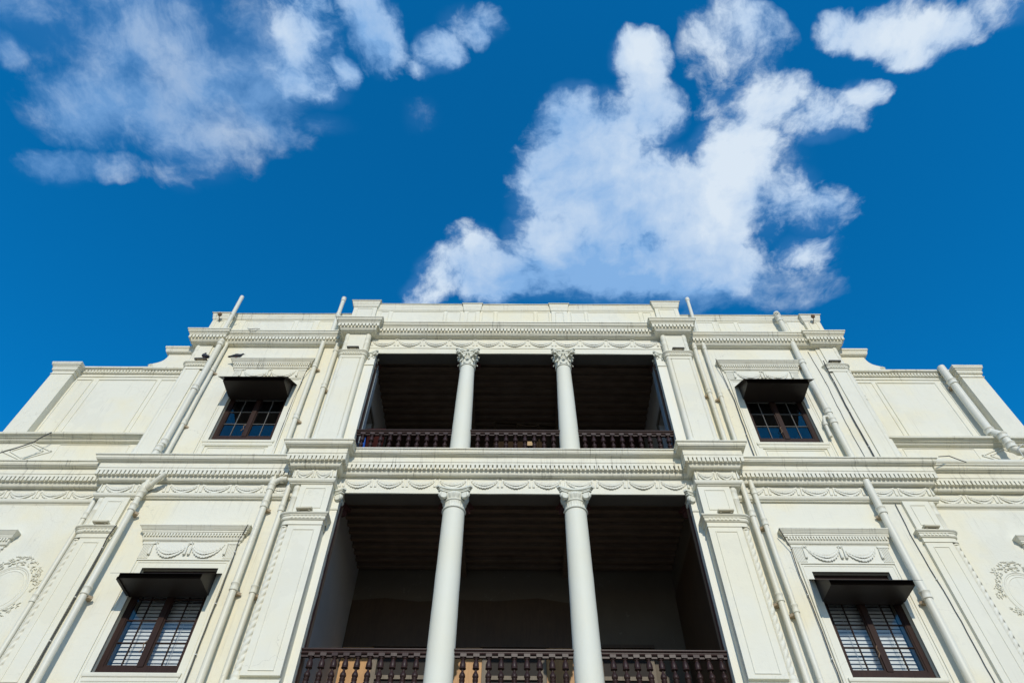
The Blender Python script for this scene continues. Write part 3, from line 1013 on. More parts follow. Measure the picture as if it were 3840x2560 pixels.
SL, SU = shaft(6.05, 9.56, .218, .197), shaft(10.70, 13.60, .205, .162)
SL.materials.append(MAT['column']); SU.materials.append(MAT['column'])
bl = MB().box(-.27, .27, -.27, .27, 6.05, 6.13).lathe([(.27, 6.13), (.28, 6.16), (.26, 6.19), (.235, 6.20), (.245, 6.23), (.225, 6.25)], 0, 0, 36).mesh('column_base')
bl.materials.append(MAT['column'])
bu = MB().box(-.24, .24, -.24, .24, 10.70, 10.77).lathe([(.24, 10.77), (.25, 10.80), (.225, 10.83), (.21, 10.86)], 0, 0, 36).mesh('column_base')
bu.materials.append(MAT['column'])
for s in (-1, 1):
    o = link('column', SL, None, B, (s * 1.105, 10, 0))
    link('capital', IM, None, o, (s * 1.105, 10, 9.905)); link('column_base', bl, None, o, (s * 1.105, 10, 0))
    o = link('column', SU, None, B, (s * 1.10, 10, 0))
    link('capital', CM_, None, o, (s * 1.10, 10, 14.058)); link('column_base', bu, None, o, (s * 1.10, 10, 0))
    link('capital', IM, None, B, (s * 3.43, 10.085, 9.905)); link('capital', CM_, None, B, (s * 3.46, 10.075, 14.058))
    link('neck_band', MB().box(*sorted((s * 3.19, s * 3.36)), 9.868, 10.0, 9.50, 9.525).box(*sorted((s * 3.192, s * 3.36)), 9.874, 10.0, 9.532, 9.545), 'trim', B)
    link('neck_band', MB().box(*sorted((s * 3.225, s * 3.46)), 9.868, 10.0, 13.595, 13.615).box(*sorted((s * 3.23, s * 3.46)), 9.874, 10.0, 13.622, 13.632), 'trim', B)

# ------------------------------------------------------------------ balustrades
def baluster_mesh(h):
    mb = MB()
    t_ = h
    half = [(.030, .0), (.034, .012), (.040, .020), (.034, .030), (.022, .036), (.026, .050), (.038, .085), (.046, .120), (.047, .160), (.044, .185), (.050, .190), (.050, .200), (.040, .206), (.020, .212), (.017, .235), (.024, .262), (.040, .295), (.047, .325), (.045, .348), (.034, .368), (.026, .376), (.042, .384), (.042, .394), (.028, .400)]
    k = (h / 2 - .045) / .400
    pr = [(r, t_ - .045 - z * k) for r, z in half]
    full = pr + [(r, t_ - q) for r, q in [(r, z) for r, z in pr[::-1]]][1:]
    full = sorted(full, key=lambda q: -q[1])

    def fl(kk, a):
        z = full[kk][1]
        d = min(t_ - z, z) - .045
        return .07 * (math.cos(a * 9) > .1) if .05 * k < d < .18 * k else 0
    mb.lathe(full[::-1] if False else full, 0, 0, 18, flute=fl)
    mb.box(-.046, .046, -.046, .046, t_ - .047, t_ + .004); mb.box(-.046, .046, -.046, .046, -.004, .047)
    me = mb.mesh('baluster'); me.materials.append(MAT['rail']); return me


def balustrade(xa, xb, zf, ztop, xs, me):
    mb = MB()
    pr = [(-.040, ztop - .078), (.030, ztop - .078), (.036, ztop - .066), (.030, ztop - .050), (.030, ztop - .040), (.050, ztop - .030), (.056, ztop - .018), (.056, ztop - .005), (.048, ztop), (-.05, ztop), (-.056, ztop - .02), (-.040, ztop - .06), (-.040, ztop - .078)]
    mb.box(xa + .002, xb - .002, 9.972, 10.012, ztop - .118, ztop - .079)
    mb.sweep([(xa, 9.98), (xb, 9.98)], pr, jit=0, step=9)
    mb.box(xa, xb, 9.945, 10.015, zf + .02, zf + .075)
    o = link('balustrade', mb, 'rail', B)
    for x in xs:
        link('baluster', me, None, o, (x + random.uniform(-.004, .004), 9.985, zf + .07), rz=random.uniform(-.06, .06))


BL = baluster_mesh(6.885 - 6.12); BU = baluster_mesh(11.515 - 10.77)
for (zf, zt, xe, me, xs) in ((6.05, 6.955, 3.20, BL, ([-3.036 + .1762 * i for i in range(10)], [-.756 + .19 * i for i in range(9)], [1.479 + .1785 * i for i in range(10)])),
                             (10.70, 11.592, 3.24, BU, ([-3.095 + .187 * i for i in range(10)], [-.755 + .1915 * i for i in range(9)], [1.411 + .1887 * i for i in range(10)]))):
    balustrade(-xe, -1.28, zf, zt, xs[0], me)
    balustrade(-.93, .93, zf, zt, xs[1], me)
    balustrade(1.28, xe, zf, zt, xs[2], me)

# ------------------------------------------------------------------ loggia interiors
BK = 12.95
for (z0, z1) in ((6.05, 10.47), (10.70, 14.66)):
    lo = z0 < 8
    for s in (-1, 1):
        mb = MB()
        xa, xb = sorted((s * 3.39, s * 3.60))
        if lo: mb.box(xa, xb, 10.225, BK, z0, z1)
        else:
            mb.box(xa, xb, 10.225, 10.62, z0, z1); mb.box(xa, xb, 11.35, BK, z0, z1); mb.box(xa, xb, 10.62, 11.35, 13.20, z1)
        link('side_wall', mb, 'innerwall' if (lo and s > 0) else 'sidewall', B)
        if not lo:
            # side doorway with its architrave
            fr_ = MB()
            xi = s * 3.375
            fr_.box(*sorted((s * 3.36, s * 3.385)), 10.50, 10.615, z0, 13.32); fr_.box(*sorted((s * 3.36, s * 3.385)), 11.355, 11.47, z0, 13.32); fr_.box(*sorted((s * 3.36, s * 3.385)), 10.615, 11.355, 13.205, 13.32)
            link('door_frame', fr_, 'innerwall', B)
            link('side_passage', MB().box(*sorted((s * 3.70, s * 3.78)), 10.3, 11.7, z0, 13.6), 'dark', B)
        # strip of blue grey colour on the inside of the upper jambs
    zc = 10.36 if lo else 14.46
    cl = link('loggia_ceiling', MB().box(-3.39, 3.39, 10.23, BK, zc, zc + .08), 'beam', B)
    y = 10.36
    while y < BK - .1:
        link('beam', MB().box(-3.385, 3.385, y, y + .085, zc - .085 + random.uniform(-.006, .006), zc - .001), 'beam', cl)
        y += .235
    for x in (-1.10, 1.10):
        link('cross_beam', MB().box(x - .07, x + .07, 10.24, BK - .01, zc - .20, zc - .09), 'beam', cl)
for s in (-1, 1):
    link('reveal_board', MB().box(*sorted((s * 3.225, s * 3.31)), 10.222, 10.40, 10.72, 14.0), 'reveal_blue', B)
# lower back wall: plaster above, dark panelling, dark door openings, plywood sheets
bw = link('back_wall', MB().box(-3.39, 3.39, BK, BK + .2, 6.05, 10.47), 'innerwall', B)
pl_ = [(-3.385, 9.60), (-2.7, 9.66), (-2.0, 9.58), (-1.2, 9.63), (-.4, 9.60), (.5, 9.67), (1.15, 9.56)]
mb = MB().prism([(1.15, 8.59), *[(x, z) for x, z in pl_[::-1]], (-3.385, 8.59)], BK - .018, BK - .002)
link('wood_panelling', mb, 'panelling', bw)
for (a, b_) in ((-3.37, -2.75), (-1.16, -.62), (.62, 1.16), (1.16, 1.60)):
    link('plywood_sheet', MB().box(a + .004, b_ - .004, BK - .022, BK - .003, 6.06, 8.585), 'plywood', bw)
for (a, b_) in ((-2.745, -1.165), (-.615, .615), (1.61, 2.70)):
    d_ = link('dark_opening', MB().box(a, b_, BK - .012, BK - .004, 6.06, 8.56), 'dark', bw)  # flat sheet, the shade of the open doorway put into its colour
    for q in (a, b_ - .10):
        link('door_post', MB().box(q, q + .10, BK - .06, BK - .013, 6.06, 8.40), 'greywood', d_)
    link('transom', MB().box(a + .101, b_ - .101, BK - .055, BK - .013, 7.95, 8.025), 'greywood', d_)
    link('lintel', MB().box(a - .05, b_ + .05, BK - .05, BK - .005, 8.59, 8.66), 'panelling', d_)
mb = MB()
mb.box(-3.372, -3.36, 10.9, 11.0, 6.05, 8.0)
# dark board on the inside of the right hand wall
link('wood_panelling', MB().box(3.37, 3.388, 10.30, BK - .02, 6.06, 9.75), 'panelling', B)
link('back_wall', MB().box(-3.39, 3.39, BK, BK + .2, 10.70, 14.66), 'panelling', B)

# ------------------------------------------------------------------ windows, surrounds, hoods over them
def hood_profile(z0, z1, pr):
    h = z1 - z0
    return [(0, z0), (.02, z0), (.022, z0 + .03 * h)] + arc(4, lambda q: (.024 + .030 * math.sin(q * PI / 2), z0 + h * (.05 + .17 * (1 - math.cos(q * PI / 2))))) + \
           [(.058, z0 + .25 * h), (.058, z0 + .28 * h), (.060, z0 + .30 * h), (.060, z0 + .50 * h), (.085, z0 + .50 * h), (.085, z0 + .56 * h), (.096, z0 + .59 * h), (.098, z0 + .68 * h), (.112, z0 + .72 * h)] + \
           arc(4, lambda q: (.114 + (pr - .120) * q, z0 + h * (.74 + .18 * q))) + [(pr, z0 + .93 * h), (pr, z1), (0, z1 + .008)]


def surround(xc, yw, zo0, zo1, zf0, zf1, zh1, zbase):
    """architrave, garland frieze and hood cornice round one window"""
    mb = MB()
    hw = WH
    d1, d2 = .022, .040
    for (a, b_) in ((-hw - .165, -hw - .035), (hw + .035, hw + .165)):
        pass
    # flat band round the opening with a raised outer fillet
    mb.box(xc - .80, xc - hw, yw - d1, yw + .02, zbase, zo1 + .145)
    mb.box(xc + hw, xc + .80, yw - d1, yw + .02, zbase, zo1 + .145)
    mb.box(xc - hw, xc + hw, yw - d1, yw + .02, zo1, zo1 + .145)
    for e, dd in ((.0, d2), (-.045, .030)):
        w_ = .022
        a = xc - .80 - e * -1 if e else xc - .80
        mb.box(xc - .80 - w_ + (-e), xc - .80 + (-e), yw - dd, yw + .01, zbase, zo1 + .145 + w_ + e)
        mb.box(xc + .80 + e, xc + .80 + w_ + e, yw - dd, yw + .01, zbase, zo1 + .145 + w_ + e)
        mb.box(xc - .80 - e, xc + .80 + e, yw - dd, yw + .01, zo1 + .145 + e, zo1 + .145 + w_ + e)
    sr = link('window_surround', mb, 'trim', B)
    fz = MB().box(xc - .83, xc + .83, yw - .016, yw + .02, zf0 + .03, zf1)
    for s in (-1, 1):                                   # reeded blocks at both ends of the frieze
        for i in range(7):
            x = xc + s * (.66 + .026 * i)
            fz.box(x - .008, x + .008, yw - .028, yw - .014, zf0 + .045, zf1 - .05)
        fz.box(*sorted((xc + s * .64, xc + s * .85)), yw - .034, yw - .01, zf1 - .05, zf1 - .012)
    link('window_frieze', fz, 'ornament', sr)
    hp = hood_profile(zf1, zh1, .155)
    path = [(xc - .835, yw + .03), (xc - .835, yw), (xc + .835, yw), (xc + .835, yw + .03)]
    link('hood_cornice', MB().sweep(path, hp, jit=.001), 'cornice', sr)
    h = zh1 - zf1
    dm = MB()
    n = 34
    for i in range(n):
        x = xc - .88 + 1.76 * (i + .5) / n
        dm.box(x - .015, x + .015, yw - .084, yw - .05, zf1 + .31 * h, zf1 + .505 * h)
    link('dentil_row', dm, 'cornice', sr, kind='stuff')
    zz = zf1 - .03
    for k, x in enumerate((xc - .62, xc)):
        link('garland', GM, None, sr, (x, yw - .022, zz), scale=(.62 / .60, .65, 1.15 if zf1 < 10 else 1.2))
    for x in (xc - .655, xc - .038, xc + .038, xc + .655):
        link('tassel', TM, None, sr, (x, yw - .022, zz), scale=(1, 1, 1.15))
    # sill and the panel below it
    sl = MB().sweep([(xc - hw - .03, yw + .02), (xc - hw - .03, yw - .0), (xc + hw + .03, yw - .0), (xc + hw + .03, yw + .02)],
                    [(0, zo0 - .145), (.026, zo0 - .145), (.026, zo0 - .128), (.034, zo0 - .122), (.036, zo0 - .07), (.052, zo0 - .055), (.056, zo0 - .03), (.056, zo0 - .004), (0, zo0 + .001)], jit=.001)
    link('window_sill', sl, 'trim', sr)
    pn = MB()
    panel_ring(pn, xc - hw + .06, xc + hw - .06, zbase - .1, zo0 - .19, yw, .03, .016)
    link('apron_panel', pn, 'trim', sr)
    return sr


def window(xc, yw, z0, z1, zg, bars, blinds):
    yf = yw + .085                                       # face of the timber frame
    FR = .082
    mb = MB()
    mb.box(xc - WH, xc - WH + FR, yf, yf + .09, z0, z1); mb.box(xc + WH - FR, xc + WH, yf, yf + .09, z0, z1)
    mb.box(xc - WH + FR, xc + WH - FR, yf, yf + .09, z0, zg - .02); mb.box(xc - WH + FR, xc + WH - FR, yf, yf + .09, z1 - .10, z1)
    w = link('window', mb, 'frame', B)
    link('mullion', MB().box(xc - .046, xc + .046, yf - .012, yf + .07, zg - .019, z1 - .101), 'frame', w)
    ztop = z1 - .12
    for s in (-1, 1):
        xa, xb = sorted((xc + s * .047, xc + s * (WH - FR - .001)))
        lf = MB()
        t_ = .020
        lf.box(xa, xa + t_, yf + .012, yf + .055, zg - .018, z1 - .102); lf.box(xb - t_, xb, yf + .012, yf + .055, zg - .018, z1 - .102)
        lf.box(xa + t_, xb - t_, yf + .012, yf + .055, zg - .018, zg + .012); lf.box(xa + t_, xb - t_, yf + .012, yf + .055, ztop - .005, z1 - .102)
        l_ = link('casement', lf, 'frame', w)
        xm = (xa + xb) / 2
        MAT_BAR = 'frame' if blinds else 'putty'
        gb = MB().box(xm - .006, xm + .006, yf + .016, yf + .05, zg + .012, ztop - .005)
        for zb in bars:
            gb.box(xa + t_, xm - .006, yf + .016, yf + .05, zb - .006, zb + .006); gb.box(xm + .006, xb - t_, yf + .016, yf + .05, zb - .006, zb + .006)
        link('glazing_bars', gb, MAT_BAR, w)
        zs = [zg + .012] + list(bars) + [ztop]
        for (x0, x1) in ((xa + t_, xm - .006), (xm + .006, xb - t_)):
            for za, zb in zip(zs, zs[1:]):
                tl = random.uniform(-.0015, .0015)
                link('pane', MB().add([(x0, yf + .034 + tl, za + .004), (x1, yf + .034 - tl, za + .004), (x1, yf + .036 - tl, zb - .004), (x0, yf + .036 + tl, zb - .004)], [(0, 1, 2, 3)]), 'glass', w)
    # iron latch on the meeting stile
    link('latch', MB().tube([(xc - .05, yf - .02, z0 + .55), (xc - .08, yf - .035, z0 + .50), (xc - .06, yf - .03, z0 + .42), (xc - .10, yf - .03, z0 + .36)], .009, 6), 'rusty', w)
    if blinds:
        t = thing('window_blind', (xc, yf + .17, z0), 'white horizontal slat blind hung behind the panes of a lower window', 'blind', 'blinds behind the lower windows')
        sm = MB().bar((-.54, 0, 0), (.54, 0, 0), .005, .050, (0, .22, 1)).mesh('slat'); sm.materials.append(MAT['blind'])
        z = zg + .02; 
        while z < ztop:
            link('slat', sm, None, t, (xc, yf + .17 + random.uniform(-.002, .002), z)); z += .0645
        link('head_rail', MB().box(xc - .53, xc + .53, yf + .14, yf + .20, ztop, ztop + .05), 'blind', t)
        for x in (-.33, .33):
            link('ladder_cord', MB().tube([(xc + x, yf + .14, zg), (xc + x, yf + .14, ztop)], .003, 5), 'blind', t)
    return w


for s in (-1, 1):
    surround(s * WX, LW, ZL0, ZL1, 8.575, 8.955, 9.232, 6.0)
    surround(s * WX, US, ZH0, ZH1, 13.42, 13.755, 14.015, 10.9)
    window(s * WX, LW, ZL0, ZL1, 6.80, (7.174, 7.549, 7.922), True)
    window(s * WX, US, ZH0, ZH1, 11.70, (12.073, 12.443, 12.815), False)


# ------------------------------------------------------------------ parapets and attic
def cap(h, pr, steps=3):
    p = [(0, 0), (.012, .002)]
    for i in range(steps):
        a = (i + 1) / steps
        p += [(.012 + (pr - .03) * (i + .3) / steps, h * (i + .25) / steps), (.012 + (pr - .03) * a, h * (i + .6) / steps), (.012 + (pr - .03) * a, h * (i + .9) / steps)]
    p += [(pr, h * .93), (pr, h), (0, h + .008)]
    return p


def parapet(x0, x1, yf, z0, zc, zt, pr, panels=()):
    mb = MB().box(x0, x1, yf, yf + .25, z0, zc + .01)
    for (a, b_) in panels: panel_ring(mb, a, b_, z0 + .30, zc - .05, yf, .03, .014)
    o = link('parapet', mb, 'wall', B)
    link('parapet_cap', MB().sweep([(x0, yf), (x1, yf)], [(p_, zc + z) for p_, z in cap(zt - zc, pr)] + [(-.25, zt + .01), (-.25, zc)], jit=.003), 'cornice', o)
    return o


def pier(x0, x1, yf, yb, z0, zc, zt, pr, panel=True, mat='wall'):
    mb = MB().box(x0, x1, yf, yb, z0, zc + .01)
    if panel: panel_ring(mb, x0 + .10, x1 - .10, z0 + .28, zc - .06, yf, .03, .014)
    o = link('parapet_pier', mb, mat, B)
    c = cap(zt - zc, pr)
    mb2 = MB().sweep([(x0, yb), (x0, yf), (x1, yf), (x1, yb)], [(p_, zc + z) for p_, z in c], jit=.0015)
    mb2.box(x0 - .02, x1 + .02, yf - .02, yb, zt - .02, zt + .004)
    link('pier_cap', mb2, 'cornice', o)
    return o


parapet(-3.53, 3.53, 9.97, 14.9, 15.885, 16.11, .07, [(-3.42, -3.22), (-3.12, -1.82), (-1.74, -1.40), (-.84, -.55), (-.46, .46), (.55, .84), (1.40, 1.74), (1.82, 3.12), (3.22, 3.42)])
for s in (-1, 1):
    def xr(a, b_): return (min(s * a, s * b_), max(s * a, s * b_))
    pier(*xr(3.53, 4.118), 9.90, 10.35, 14.9, 15.94, 16.155, .085)
    pier(*xr(.905, 1.30), 9.925, 10.2, 14.9, 15.83, 16.095, .068)
    parapet(*xr(4.11, 7.33), 10.20, 14.9, 15.78, 15.975, .08, [xr(4.35, 5.0), xr(5.15, 5.55), xr(5.65, 6.9)])
    pier(*xr(7.30, 7.695), 10.12, 10.5, 14.9, 15.68, 15.91, .08)
    # scroll shoulder between the tall bay and the attic
    prof = [(7.66, 13.95), (8.80, 13.95), (8.80, 13.985), (8.735, 13.99), (8.72, 14.05), (8.685, 14.115), (8.62, 14.155), (8.557, 14.178), (8.48, 14.225), (8.432, 14.289), (8.405, 14.36), (8.392, 14.438), (8.392, 14.50), (7.66, 14.50)]
    poly = [(s * x, z) for x, z in prof]
    if s < 0: poly = poly[::-1]
    sc_ = link('scroll_shoulder', MB().prism(poly, 10.31, 10.75), 'wall', B)
    path = [(7.66, 10.31), (8.40, 10.31), (8.40, 10.75)]
    path = [(s * x, y) for x, y in path]
    if s < 0: path = path[::-1]
    link('shoulder_cap', MB().sweep(path, [(0, 14.49), (.03, 14.495)] + arc(5, lambda q: (.035 + .05 * math.sin(q * PI / 2), 14.50 + .085 * (1 - math.cos(q * PI / 2)))) + [(.095, 14.60), (.095, 14.625), (.115, 14.632), (.115, 14.683), (-.7, 14.69)], jit=.002), 'cornice', sc_)
    mbv = MB()
    mbv.tube([(s * (8.665 + (.062 * (1 - k / 22)) * math.cos(k * .62)), 10.308, 14.065 + (.062 * (1 - k / 22)) * math.sin(k * .62)) for k in range(20)], .011, 6)
    link('volute', mbv, 'trim', sc_)
    # attic cornice and string course
    ac = [(0, 13.735), (.020, 13.740), (.020, 13.755), (.004, 13.76), (.006, 13.84), (.045, 13.846), (.045, 13.86), (.03, 13.862), (.03, 13.935), (.06, 13.94), (.062, 13.965), (.10, 13.972), (.10, 14.02), (-.35, 14.03)]
    path = [(s * 7.70, UO), (s * 10.30, UO)]
    if s < 0: path = path[::-1]
    o = link('attic_cornice', MB().sweep(path, ac, jit=.0025), 'cornice', B)
    dentils(path, .075, .042, .03, .055, 13.868, 13.936, o)
    path = [(s * 7.70, UO), (s * 13.0, UO)]
    if s < 0: path = path[::-1]
    link('string_course', MB().sweep(path, [(0, 11.60), (.02, 11.602)] + arc(4, lambda q: (.025 + .055 * math.sin(q * PI / 2), 11.605 + .045 * (1 - math.cos(q * PI / 2)))) + [(.088, 11.652), (.088, 11.662), (.12, 11.664), (.125, 11.684), (.15, 11.686), (.15, 11.70), (.19, 11.705), (.20, 11.745), (0, 11.765), (-.3, 11.765)], jit=.0025), 'cornice', B)
    # recessed panels of the attic
    for (a, b_) in ((9.86, 10.235), (8.36, 9.715), (7.90, 8.255)):
        mb = MB(); x0, x1 = xr(a, b_)
        panel_ring(mb, x0, x1, 11.92, 13.64, UO, .030, .020)
        link('attic_panel', mb, 'wall', B)
    # low dado with a lozenge
    mb = MB()
    cxp = s * 10.115
    oz = 11.375
    for (hw_, hh) in ((.52, .235), (.345, .19)):
        q = [(cxp - hw_, oz), (cxp, oz - hh), (cxp + hw_, oz), (cxp, oz + hh)]
        for i in range(4):
            a, b_ = q[i], q[(i + 1) % 4]
            mb.bar((a[0], UO - .004, a[1]), (b_[0], UO - .004, b_[1]), .03, .026, (0, 1, 0))
    link('lozenge', mb, 'trim', B)
    mb = MB()
    x0, x1 = xr(8.05, 9.52)
    panel_ring(mb, x0, x1, 10.9, 11.56, UO, .026, .014)
    link('dado_panel', mb, 'wall', B)
    # corner pier of the attic with its own capital
    x0, x1 = xr(10.28, 10.785)
    o = link('attic_pier', MB().box(x0, x1, 10.23, 10.78, 11.72, 13.75), 'trim', B)
    cp_ = [(0, 13.652), (.018, 13.655), (.018, 13.672), (.004, 13.678), (.005, 13.76), (.03, 13.766), (.03, 13.79), (.04, 13.795), (.042, 13.865), (.06, 13.87), (.062, 13.90), (.085, 13.91), (.09, 13.95), (.10, 13.955), (.10, 13.992), (-.2, 14.0)]
    o2 = link('capital', MB().sweep([(x0, 10.78), (x0, 10.23), (x1, 10.23), (x1, 10.78)], cp_, jit=.0015).box(x0 - .05, x1 + .05, 10.18, 10.78, 13.97, 13.996), 'cornice', o)
    # oval wall medallion with a carved wreath
    mx, mz = s * 8.60, 8.13
    mb = MB()
    for (ra, rb, rt_) in ((.375, .430, .030), (.345, .395, .016), (.300, .345, .014)):
        mb.tube([(mx + ra * math.cos(a), LO + rt_ * .45, mz + rb * math.sin(a)) for a in [2 * PI * k / 60 for k in range(61)]], rt_, 8, False)
    md = link('medallion', mb, 'trim', B)
    wr = MB()
    rs = random.Random(11)
    for (a0, a1, n) in ((-5, 185, 150), (205, 335, 70)):
        for k in range(n):
            a = R(a0 + (a1 - a0) * rs.random())
            gap = .14 if a0 < 100 else .10
            q = rs.random()
            ra, rb = .42 + gap * q, .475 + gap * q * (1.1 + .45 * max(0, math.sin(a)) ** 8)
            c = Vector((mx + ra * math.cos(a), LO + .004 - .012 * (1 - q), mz + rb * math.sin(a)))
            th = a + PI / 2 + rs.uniform(-.9, .9)
            L = rs.uniform(.035, .075)
            T = Vector((math.cos(th), 0, math.sin(th))); S_ = Vector((-math.sin(th), 0, math.cos(th))); N = Vector((0, -1, 0))
            wr.tube([c - T * L * .5, c - T * L * .1 + S_ * L * .12 + N * .012, c + T * L * .3 + S_ * L * .02 + N * .012, c + T * L * .55 - S_ * L * .18], 0, 6, True, [.004, .010, .008, .003])
    for dz_, rr in ((.62, .05), (.55, .04)):
        wr.lathe([(rr * .2, -.04), (rr, -.02), (rr * 1.05, .015), (rr * .6, .04), (rr * .1, .05)], mx, LO + .012, 14, mz + dz_ - .10)
    link('wreath', wr, 'trim', md, kind='stuff')
    # window head of the outer wing that just enters the picture
    xh = s * 9.92
    sr_ = surround(xh, LO, ZL0, ZL1, 8.575, 8.955, 9.232, 6.0)
    link('closed_shutter', MB().box(xh - WH, xh - .004, LO - .012, LO + .01, ZL0 + .002, ZL1 - .002), 'frame', sr_)
    link('closed_shutter', MB().box(xh + .004, xh + WH, LO - .012, LO + .01, ZL0 + .002, ZL1 - .002), 'frame', sr_)


# ================================================================== loose things on the building
def clone(root, label=None):
    pass


# ------------------------------------------------------------------ sheet metal window hoods
def hood(xc, yw, zb, label, open_side=0, group=None):
    """top sheet falling outwards, front valance, side cheeks and a flat soffit"""
    t = thing('window_awning', (xc, yw - .25, zb - .4), label, 'awning', group)
    yl, zl = yw - .60, zb - .40                            # lip
    yv, zv0, zv1 = yw - .49, zb - .43, zb - .315           # valance
    mb = MB()
    h = .755
    def zs(y): return zb + (y - yw) * (.40 / .60)
    v = [(xc - h, yl, zl), (xc + h, yl, zl), (xc + h, yw + .03, zs(yw + .03)), (xc - h, yw + .03, zs(yw + .03))]
    v += [(x, y, z - .006) for x, y, z in v]
    mb.add(v, [(0, 1, 2, 3), (7, 6, 5, 4), (0, 4, 5, 1), (1, 5, 6, 2), (2, 6, 7, 3), (3, 7, 4, 0)])
    link('top_sheet', mb, 'hood', t)
    link('valance', MB().box(xc - .665, xc + .665, yv - .006, yv, zv0, zs(yv) - .008), 'hood', t)
    link('soffit', MB().box(xc - .655, xc + .655, yv + .002, yw + .05, zv0 + .004, zv0 + .012), 'hood', t)
    for s in (-1, 1):
        x = xc + s * .662
        if s == open_side:
            link('strut', MB().bar((x, yv, zv0 + .01), (x, yw + .02, zv0 + .01), .045, .05), 'hood', t)
            continue
        a = [(x - .003, yv + .001, zv0), (x - .003, yw + .02, zv0), (x - .003, yw + .02, zs(yw + .02) - .009), (x - .003, yv + .001, zs(yv) - .009)]
        b_ = [(q[0] + .006, q[1], q[2]) for q in a]
        link('side_panel', MB().add(a + b_, [(3, 2, 1, 0), (4, 5, 6, 7), (0, 1, 5, 4), (1, 2, 6, 5), (2, 3, 7, 6), (3, 0, 4, 7)]), 'hood', t)
    return t


hood(-WX, LW, 8.345, 'dark metal awning with one open cheek above a window with white blinds', -1)
hood(WX, LW, 8.300, 'dark metal awning with closed cheeks above a window with white blinds')
hood(-WX, US, 13.215, 'dark brown metal awning over an upper window with a pigeon perched above', 0)
hood(WX, US, 13.205, 'dark brown metal awning over an upper window beside the pipe with hooked branch', 0)


# ------------------------------------------------------------------ pipes
def pipe(pts, r, label, collars=(), brackets=(), group=None, extra=None, name='drainpipe', mat='pipe', open_top=False):
    pts = [Vector(q) for q in pts]
    # slight unevenness so that long runs are not ruler straight
    fine = [pts[0]]
    for a, b_ in zip(pts, pts[1:]):
        k = max(1, int((b_ - a).length / .6))
        for j in range(1, k + 1):
            q = a.lerp(b_, j / k)
            if j < k: q = q + Vector((random.uniform(-.004, .004), random.uniform(-.003, .003), 0))
            fine.append(q)
    base = min(pts, key=lambda q: q.z)
    t = link(name, MB().tube([q - base for q in fine], r, 16), mat, None, base)
    tag(t, label, 'pipe', group)
    for z in collars:
        # point on the run at this height
        for a, b_ in zip(fine, fine[1:]):
            if min(a.z, b_.z) - 1e-6 <= z <= max(a.z, b_.z) and abs(a.z - b_.z) > .02:
                c = a.lerp(b_, (z - a.z) / (b_.z - a.z)); break
        else: continue
        pr = [(r * 1.0, -.075), (r * 1.20, -.072), (r * 1.24, -.055), (r * 1.16, -.048), (r * 1.16, .042), (r * 1.26, .048), (r * 1.28, .068), (r * 1.22, .075), (r * 1.0, .076)]
        link('collar', MB().lathe(pr, 0, 0, 18), mat, t, c)
        if z in brackets:
            link('bracket', MB().box(-.055 if c.x > 0 else .0, .0 if c.x > 0 else .055, 0, .16, -.10, -.055).bar((0, .0, -.078), (.10 * (-1 if c.x > 0 else 1), .10, -.078), .05, .045), 'bracket', t, c)
    if extra:
        for nm, e in extra: link(nm, e, mat, t)
    return t


LOW = 3.0
G1 = 'pipe pairs beside the blocks of the lower storey'
# lower storey
pipe([(-7.90, 10.17, 9.95), (-7.885, 10.17, 9.6), (-7.885, 10.16, LOW)], .046, 'slim cream pipe in the corner beside the twisted column and the oval medallion', (9.55, 7.88), (), 'pipes in the corners of the outer wing')
pipe([(-6.955, 9.99, 10.24), (-6.96, 9.99, 10.05), (-6.96, 9.96, 9.85), (-6.955, 9.96, LOW)], .055, 'cream pipe with a slanting branch crossing the garland frieze',
     (9.88, 9.59, 7.90), (9.59, 7.90), None,
     [('branch_pipe', MB().tube([(-6.64, 9.88, 10.335), (-6.80, 9.92, 10.14), (-6.93, 9.985, 10.02)], .048, 14)),
      ('branch_collar', MB().tube([(-6.83, 9.935, 10.11), (-6.90, 9.97, 10.05)], .062, 14)), ('flare', MB().lathe([(.055, 9.93), (.085, 10.0), (.085, 10.13), (.06, 10.17)], -6.957, 9.985, 16))])
pipe([(-4.60, 10.0, 10.39), (-4.59, 10.0, 10.0), (-4.585, 10.0, LOW)], .057, 'cream pipe with a socketed elbow at its top beside an awning window', (10.10, 9.70, 8.01), (9.70, 8.01), None,
     [('elbow', MB().tube([(-4.59, 10.0, 10.20), (-4.49, 9.99, 10.27), (-4.33, 9.98, 10.30)], .055, 14)), ('elbow_collar', MB().tube([(-4.46, 9.99, 10.28), (-4.40, 9.985, 10.29)], .070, 14))])
pipe([(-4.25, 9.985, 10.22), (-4.248, 9.985, LOW)], .049, 'cream pipe running tight along the twisted column of the block pilaster', (9.60, 7.95), (7.95,), G1)
pipe([(4.285, 9.985, 10.30), (4.276, 9.985, LOW)], .052, 'cream pipe running tight along the twisted column of the block pilaster', (9.53, 7.86), (7.86,), G1)
pipe([(4.472, 10.0, 10.32), (4.475, 10.0, 9.8), (4.49, 10.0, LOW)], .045, 'thinner cream pipe with a stepped top, set apart from the twisted column', (10.06, 9.36, 7.68), (9.36, 7.68))
pipe([(6.665, 9.99, 10.33), (6.66, 9.98, LOW)], .068, 'thick plain cream pipe crossing the garlands beside a blind window', (9.62, 7.92), (9.62, 7.92))
